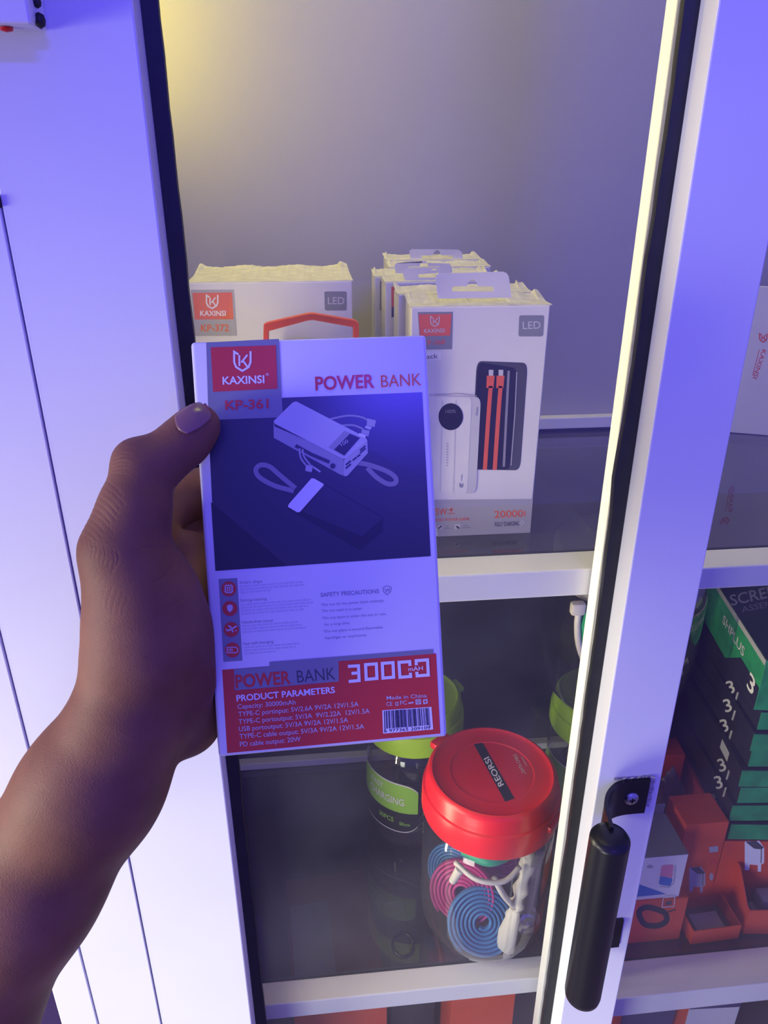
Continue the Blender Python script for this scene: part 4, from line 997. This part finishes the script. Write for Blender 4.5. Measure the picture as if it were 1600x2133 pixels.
# big clear jar stacked on top of it
bj = (0.3280, 0.664, g2c[2]+0.190+0.0002); BR = 0.083
t = thing('clear_jar', 'large clear jar standing on the lime green lid behind the door stile', 'jar', bj)
prof = [(0, 0.003), (BR*0.45, 0.0035), (BR*0.55, 0.001), (BR*0.68, 0.004), (BR*0.84, 0.020), (BR*0.95, 0.050), (BR, 0.085), (BR, 0.150), (BR*0.95, 0.165), (BR*0.9, 0.168)]
obj('jar_body', lathe(bj, prof, 72), M['pet'], t, smooth=True)
obj('lid', lathe(bj, [(BR*0.92, 0.160), (BR*0.95, 0.162), (BR*0.95, 0.195), (BR*0.9, 0.2), (0, 0.2)], 64), M['c_grey'], t, smooth='auto')
e = thing('charging_cable', 'white cable and green plug inside the large clear jar left of the stile', 'cable', (bj[0]-0.05, bj[1]-0.03, bj[2]+0.05))
yj = bj[1]-0.052
obj('cord', tube(catmull([aty(x_, y_, yj) for x_, y_ in ((1206, 1272), (1203, 1300), (1205, 1335), (1214, 1368), (1228, 1398), (1262, 1420))], 6), 0.0036, 8), M['c_white'], e, smooth=True)
pq = aty(1206, 1272, yj)
obj('plug', bx(pq.x-0.009, pq.x+0.006, pq.y-0.005, pq.y+0.005, pq.z-0.004, pq.z+0.010, 0.003), M['c_white'], e, smooth='auto')
pq = aty(1236, 1300, yj)
obj('sleeve', lathe(pq, [(0, -0.024), (0.010, -0.020), (0.0135, 0), (0.010, 0.022), (0, 0.026)], 20), M['c_green'], e, smooth=True)
spiral('coiled_cable', 'blue cable coil inside the large clear jar right of the stile', 'cable', (bj[0]+0.036, bj[1]-0.020, bj[2]+0.070), (0.25, -0.9, 0.35), 0.008, 0.034, 0.010, 6, mat('royal_blue_cable', (0.02, 0.05, 0.45), 0.4), 'cables in the large clear jar')
spiral('coiled_cable', 'white cable ring low inside the large clear jar right of the stile', 'cable', (bj[0]+0.030, bj[1]-0.015, bj[2]+0.045), (0.3, -0.8, 0.5), 0.030, 0.038, 0.008, 2, M['c_white'], 'cables in the large clear jar')

# ================================================================== right bay, lower shelf
def zbox(name, label, cat, P, yaw, W, D, H, m, group=None, bev=0.0006, part='carton'):
    """upright box: P front-left-bottom corner, yaw of its front edge"""
    ux = V((math.cos(yaw), math.sin(yaw), 0)); uy = V((-math.sin(yaw), math.cos(yaw), 0))
    P = V(P); t = thing(name, label, cat, P+ux*W/2+uy*D/2, group)
    obj(part, solid(P, ux*W, uy*D, (0, 0, H), bev), m, t)
    return t, ux, uy
# stack of screen boxes: black left sides with a 3, green ends
SB = atz(1514, 1745, ZD+0.098)
base_z = ZD+0.098
stack_yaw = math.radians(-7)
hs = 0.0240
words = ['lowest', 'second lowest', 'third from the bottom', 'fourth from the bottom', 'fifth from the bottom', 'sixth from the bottom', 'second from the top']
z = base_z; rnd = random.Random(9)
for i in range(7):
    yw = stack_yaw + math.radians(rnd.uniform(-2.5, 2.5))
    off = V((rnd.uniform(-0.003, 0.003) + (0.004 if i in (2, 4) else 0), rnd.uniform(-0.003, 0.003), 0))
    P = V((SB.x, SB.y, z+0.0004)) + off
    W_, D_ = 0.115, 0.185
    t, ux, uy = zbox('screen_box', 'black phone screen box with green end, %s in the green-ended stack' % words[i], 'box', P, yw, W_, D_, hs-0.0012, M['black_card'], 'green-ended screen boxes')
    obj('green_end', solid(P - uy*0.0007 + V((0, 0, 0.001)), ux*W_, uy*0.0006, (0, 0, hs-0.0032)), M['green_card'], t)
    F = Face(P, -ux)
    # figure 3 and its caption, on the black side
    cx3, cy3 = ((1487, 1668), (1498, 1630), (1505, 1594), None, (1510, 1512), (1517, 1470), (1523, 1432))[i] or (0, 0)
    if cx3:
        F.text('print', M['p_pale'], '3', (cx3-5, cy3+14), (cx3+10, cy3+10), 26, 0.012, 3)
        F.ribbon('caption', M['p_lgrey'], [(cx3+9, cy3+30), (cx3+15, cy3+10)], 4, 3)
        F.finish(t)
    if i == 3:
        F.poly('sticker', M['p_lgrey'], [(1500, 1557), (1505, 1539), (1520, 1569), (1515, 1587)], 3); F.finish(t)
    z += hs
# top green box
yw = stack_yaw + math.radians(-4)
P = V((SB.x-0.005, SB.y+0.002, z+0.0005)); HT = 0.058
t, ux, uy = zbox('screen_box', 'green phone screen box lying on top of the green-ended stack', 'box', P, yw, 0.125, 0.190, HT, M['green_card'])
obj('top_card', solid(P+V((0, 0, HT+0.0001)), ux*0.125, uy*0.190, (0, 0, 0.0012)), M['dgreen_card'], t)
def side_text(t, P, uy, ux, st, u0, u1, v, cap, m, bold=0.01, nm='print'):
    vs, fs = text_mesh(st, bold); x0 = min(q[0] for q in vs); x1 = max(q[0] for q in vs); b = bmesh.new()
    bv = [b.verts.new(P + uy*(u0+(u1-u0)*(x-x0)/(x1-x0)) + V((0, 0, v+y*cap/CAPH)) - ux*0.0005) for x, y in vs]
    for f in fs:
        try: b.faces.new([bv[k] for k in f])
        except ValueError: pass
    obj(nm, b, m, t)
side_text(t, P, uy, ux, 'SHPLUS', 0.110, 0.045, 0.030, 0.010, M['p_pale'], 0.012)
side_text(t, P, uy, ux, '3', 0.024, 0.008, 0.010, 0.018, M['p_white'], 0.012)
b = bmesh.new(); 
for q in (((0.000, 0.001), (0.085, 0.001), (0.050, 0.026), (0.0, 0.026)),): b.faces.new([b.verts.new(P+uy*x+V((0, 0, y))-ux*0.0003) for x, y in q])
obj('black_flash', b, M['black_card'], t)
obj('pale_rim', solid(P+V((0, 0, HT-0.006))-ux*0.0004, uy*0.19, ux*0.0003, (0, 0, 0.006)), M['p_lgrey'], t)
F = Face(P+V((0, 0, HT+0.0014)), (0, 0, 1))
F.text('print', M['p_lgrey'], 'SCREEN', (1524, 1262), (1640, 1236), 22, 0.012, 1)
F.text('print', M['p_grey'], 'ASSEMBLY', (1546, 1276), (1650, 1254), 12, 0.006, 1)
F.finish(t)
# upright dark green boxes behind the stack
q = atz(1470, 1600, ZD)
for i in range(3):
    P = V((0.392+i*0.019, 0.690+i*0.003, ZD+0.0004))
    zbox('screen_box', 'dark green box standing on edge behind the stack, %s of three' % ['leftmost', 'middle', 'rightmost'][i], 'box', P, math.radians(-7), 0.017, 0.055, 0.235, M['dgreen_card'], 'upright dark green boxes')
# orange boxes
def orange_charger_print(F, k, cx, cy, s=1.0, wm=None):
    A = lambda *l: [(cx+x*s, cy+y*s) for x, y in l]
    F.poly('charger_picture', M['p_white'] if k else M['p_lgrey'], A((-26, -34), (14, -36), (28, -16), (28, 26), (20, 30), (19, 50), (10, 50), (10, 32), (-12, 30), (-14, 46), (-26, 46)), 1)
    F.poly('charger_picture', M['p_dark'], A((-24, -33), (6, -36), (27, -17), (20, -12), (0, -14)), 2)
    F.ribbon('charger_picture', M['p_dark'], A((20, -12), (19, 26)), 2.5*s, 2)
# box under the green stack
u0 = atz(1530, 1818, ZD+0.040)
P = V((SB.x-0.004, SB.y-0.004, ZD+0.0005))
ob1, ux, uy = zbox('charger_box', 'orange charger box carrying the green-ended stack', 'box', P, math.radians(-7), 0.17, 0.17, 0.0973, M['orange'], 'orange charger boxes')
F = Face(P, -uy); orange_charger_print(F, 1, 1571, 1778, 0.75)
F.text('charger_picture', M['p_red'], '90', (1512, 1772), (1524, 1772), 14, 0.0, 1); F.finish(ob1)
ob2, ux2, uy2 = zbox('charger_box', 'tall orange charger box beside the white earphone box', 'box', (0.3680, 0.5300, ZD+0.0005), math.radians(0), 0.0470, 0.040, 0.128, M['orange'], 'orange charger boxes')
F = Face((0.3680, 0.5300, ZD), -uy2)
orange_charger_print(F, 0, 1452, 1828, 0.62)
F.poly('sticker', M['p_lgrey'], [(1477, 1764), (1496, 1762), (1496, 1774), (1478, 1776)], 1); F.poly('sticker', M['p_red'], [(1479, 1790), (1496, 1788), (1496, 1800), (1480, 1802)], 1)
F.disc('sticker', M['p_lgrey'], (1482, 1826), 4, 1, 12, 8)
F.finish(ob2)
# white earphone box, grey top, on an orange box
P = V((0.286, 0.497, ZD+0.0005))
ob3, ux3, uy3 = zbox('charger_box', 'orange box with a black cable picture under the white earphone box', 'box', P, math.radians(0), 0.080, 0.060, 0.0625, M['orange'], 'orange charger boxes')
F = Face(P, -uy3)
F.ribbon('cable_picture', M['p_black'], [(1332, 1898), (1345, 1890), (1365, 1893), (1385, 1902), (1388, 1918), (1370, 1928), (1345, 1926), (1334, 1912)], 12, 1, closed=True, smooth=4)
F.ribbon('cable_picture', M['p_black'], [(1385, 1902), (1408, 1894)], 2.5, 1)
F.ribbon('seal', M['p_pale'], [(1382, 1870), (1406, 1868), (1404, 1888), (1379, 1890)], 1.8, 1, closed=True); F.poly('seal', M['p_dark'], [(1386, 1878), (1400, 1876), (1399, 1884), (1386, 1886)], 1)
F.finish(ob3)
P4_ = P + V((-0.004, 0.002, 0.0632))
ob4, ux4, uy4 = zbox('earphone_box', 'white earphone box with grey top and pink picture on an orange box', 'box', P4_, math.radians(0), 0.074, 0.052, 0.060, M['card'])
obj('grey_top', solid(P4_+V((0, 0, 0.0601)), ux4*0.074, uy4*0.052, (0, 0, 0.0006)), M['grey_card'], ob4)
obj('back_flap', solid(P4_+uy4*0.0524, ux4*0.072, uy4*0.0008, (0, 0, 0.074)), M['grey_card'], ob4)
F = Face(P4_, -uy4)
F.rrect('picture', M['p_pink'], [(1378, 1802), (1404, 1800), (1400, 1832), (1374, 1830)], 0.2, 1); F.rrect('picture', M['p_blue'], [(1375, 1824), (1402, 1830), (1396, 1846), (1372, 1842)], 0.2, 2)
F.ribbon('picture', M['p_lgrey'], [(1407, 1802), (1404, 1838), (1394, 1848), (1374, 1846)], 2, 2)
F.disc('picture', M['p_lgrey'], (1354, 1805), 7, 1, 14, 4)
F.poly('blue_corner', M['p_blue'], [(1328, 1838), (1332, 1842), (1388, 1862), (1326, 1868)], 1)
F.finish(ob4)
# open orange cartons
def open_box(label, P, yaw, W, D, H, flap=None, insert=True, group='open orange cartons'):
    ux = V((math.cos(yaw), math.sin(yaw), 0)); uy = V((-math.sin(yaw), math.cos(yaw), 0)); up = V((0, 0, 1)); P = V(P); t_ = 0.0012
    t = thing('open_carton', label, 'box', P+ux*W/2+uy*D/2, group)
    obj('front_wall', solid(P, ux*W, uy*t_, up*H), M['orange'], t)
    obj('back_wall', solid(P+uy*(D-t_), ux*W, uy*t_, up*H), M['orange'], t)
    obj('side_wall', solid(P+uy*t_, ux*t_, uy*(D-2*t_), up*H), M['orange'], t)
    obj('side_wall', solid(P+uy*t_+ux*(W-t_), ux*t_, uy*(D-2*t_), up*H), M['orange'], t)
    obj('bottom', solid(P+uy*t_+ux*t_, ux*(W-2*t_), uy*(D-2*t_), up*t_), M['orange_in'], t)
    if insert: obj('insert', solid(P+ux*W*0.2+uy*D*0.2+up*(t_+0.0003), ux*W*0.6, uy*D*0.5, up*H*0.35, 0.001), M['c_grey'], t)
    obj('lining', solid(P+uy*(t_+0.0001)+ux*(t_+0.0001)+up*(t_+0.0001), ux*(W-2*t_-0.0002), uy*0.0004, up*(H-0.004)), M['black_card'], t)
    return t, ux, uy, up
P = atz(1440, 1972, ZD); P = V((P.x, max(P.y, 0.484)+0.002, ZD+0.0005))
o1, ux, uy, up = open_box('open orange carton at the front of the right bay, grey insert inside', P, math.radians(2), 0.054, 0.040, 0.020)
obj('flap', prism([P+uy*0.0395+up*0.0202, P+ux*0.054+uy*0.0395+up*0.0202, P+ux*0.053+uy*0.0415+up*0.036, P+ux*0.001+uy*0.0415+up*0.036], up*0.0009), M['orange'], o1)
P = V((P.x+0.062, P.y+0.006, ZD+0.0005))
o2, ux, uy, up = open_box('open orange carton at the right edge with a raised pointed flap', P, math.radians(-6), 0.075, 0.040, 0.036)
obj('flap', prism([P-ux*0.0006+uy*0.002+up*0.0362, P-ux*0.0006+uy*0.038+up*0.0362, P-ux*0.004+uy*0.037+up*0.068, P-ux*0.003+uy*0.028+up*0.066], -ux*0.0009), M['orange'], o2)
adp = obj('wall_charger', bx(P.x+0.022, P.x+0.050, P.y+0.010, P.y+0.028, ZD+0.016, ZD+0.034, 0.003), M['c_grey'], smooth='auto')
tag(adp, 'grey wall charger lying in the open carton at the right edge', 'charger')
# translucent plastic bag slumped over boxes
bg = bmesh.new(); cpts = [aty(1402, 1596, 0.622), aty(1458, 1714, 0.612), aty(1330, 1728, 0.612), aty(1360, 1640, 0.620)]
NN = 12; gr = []
rnd = random.Random(6)
for i in range(NN+1):
    rw = []
    for j in range(NN+1):
        s, t_ = i/NN, j/NN
        p = (cpts[0]*(1-s)+cpts[3]*s)*(1-t_) + (cpts[1]*(1-s)+cpts[2]*s)*t_
        rw.append(bg.verts.new(p + V((0, rnd.uniform(-0.002, 0.002) - 0.008*math.sin(math.pi*s)*t_, rnd.uniform(-0.0012, 0.0012)))))
    gr.append(rw)
for i in range(NN):
    for j in range(NN): bg.faces.new((gr[i][j], gr[i+1][j], gr[i+1][j+1], gr[i][j+1]))
bag = obj('plastic_bag', bg, M['film'], smooth=True); md = bag.modifiers.new('s', 'SOLIDIFY'); md.thickness = 0.003
tag(bag, 'greyish translucent plastic bag hanging over the boxes right of the stile', 'bag')
zbox('phone_box', 'plain orange box standing behind the plastic bag', 'box', (0.366, 0.634, ZD+0.0005), math.radians(-3), 0.052, 0.028, 0.125, M['orange'])
# striped packet beside the red-lidded jar
pq = aty(1108, 1900, 0.612); pk = thing('striped_packet', 'white packet with blue stripes behind the red-lidded jar', 'packet', (pq.x+0.02, 0.62, ZC))
obj('packet', bx(pq.x-0.01, 0.2140, 0.612, 0.640, ZC+0.0004, ZC+0.092, 0.004), M['p_pale'], pk, smooth='auto')
for zz in (0.014, 0.040, 0.066):
    obj('blue_stripe', bx(pq.x-0.0095, 0.2138, 0.6114, 0.6119, ZC+zz, ZC+zz+0.011), M['p_blue'], pk)
# little ring on the left bay shelf
rg = obj('rubber_ring', tube([V((jx-0.085, 0.495, ZC+0.0016)) + V((0.0105*math.cos(a), 0.0125*math.sin(a), 0)) for a in [2*math.pi*i/28 for i in range(29)]], 0.0013, 8), M['c_dark'], smooth=True)
tag(rg, 'small black rubber ring lying on the lower glass shelf', 'ring')
# ================================================================== goods under the lower shelf
ZE = 0.360
def low_box(label, px, py, y, W, D, H, yaw, m, top=None, cat='box', group='boxes below the lower shelf'):
    c = atz(px, py, ZE+H) if y is None else aty(px, py, y)
    t, ux, uy = zbox('charger_box', label, cat, (c.x, c.y, ZE+0.0004), yaw, W, D, H, m, group)
    return t, V((c.x, c.y, ZE+H)), ux, uy
lows = [(-0.045, 0.50, 0.10, 0.16, 0.345, 4, 'orange', 'orange carton below the lower shelf, leftmost under the glass'),
        (0.060, 0.52, 0.050, 0.14, 0.330, 0, 'black_card', 'black carton below the lower shelf, between two orange ones'),
        (0.122, 0.49, 0.07, 0.15, 0.350, 3, 'orange', 'orange carton below the lower shelf, under the red-lidded jar')]
for x, y, W_, D_, H_, yw, m, lb in lows:
    t, ux, uy = zbox('charger_box', lb, 'box', (x, y, ZE+0.0004), math.radians(yw), W_, D_, H_, M[m], 'boxes below the lower shelf')
    obj('top_flap', solid(V((x, y, ZE+H_+0.0006))+ux*0.004+uy*0.010, ux*(W_*0.45), uy*(D_*0.7), (0, 0, 0.0008)), M['card' if m == 'orange' else 'p_grey'], t)
def lower_right(label, px, W_, y, yaw, m1, m2, ztop, pic=False):
    c = aty(px, 2095, y)
    t, ux, uy = zbox('charger_box', label, 'box', (c.x, y, ZE+0.0004), math.radians(yaw), W_, 0.10, ztop-ZE, M[m1], 'boxes below the lower shelf')
    P = V((c.x, y, ZE))
    obj('front_panel', solid(P - uy*0.0006 + V((0, 0, 0.0)), ux*W_, uy*0.0005, (0, 0, ztop-ZE-0.036)), M[m2], t)
    obj('navy_band', solid(P - uy*0.0012 + V((0, 0, ztop-ZE-0.036)), ux*W_, uy*0.0011, (0, 0, 0.010)), M['navy_card'], t)
    return t, P, ux, uy
lower_right('orange and navy box below the lower shelf, next to the door stile', 1300, 0.062, 0.47, 3, 'orange', 'navy_card', 0.728)
tt, P, ux, uy = lower_right('orange, navy and pale box below the lower shelf, charger pictured', 1437, 0.055, 0.465, -3, 'orange', 'p_pale', 0.733)
F = Face(P, -uy); F.poly('charger_picture', M['p_white'], [(1486, 2062), (1514, 2058), (1514, 2082), (1494, 2086), (1490, 2092), (1482, 2090)], 2); F.finish(tt)
zbox('charger_box', 'orange and black box below the lower shelf at the right edge', 'box', (0.445, 0.505, ZE+0.0004), math.radians(-20), 0.10, 0.12, 0.366, M['black_card'], 'boxes below the lower shelf')
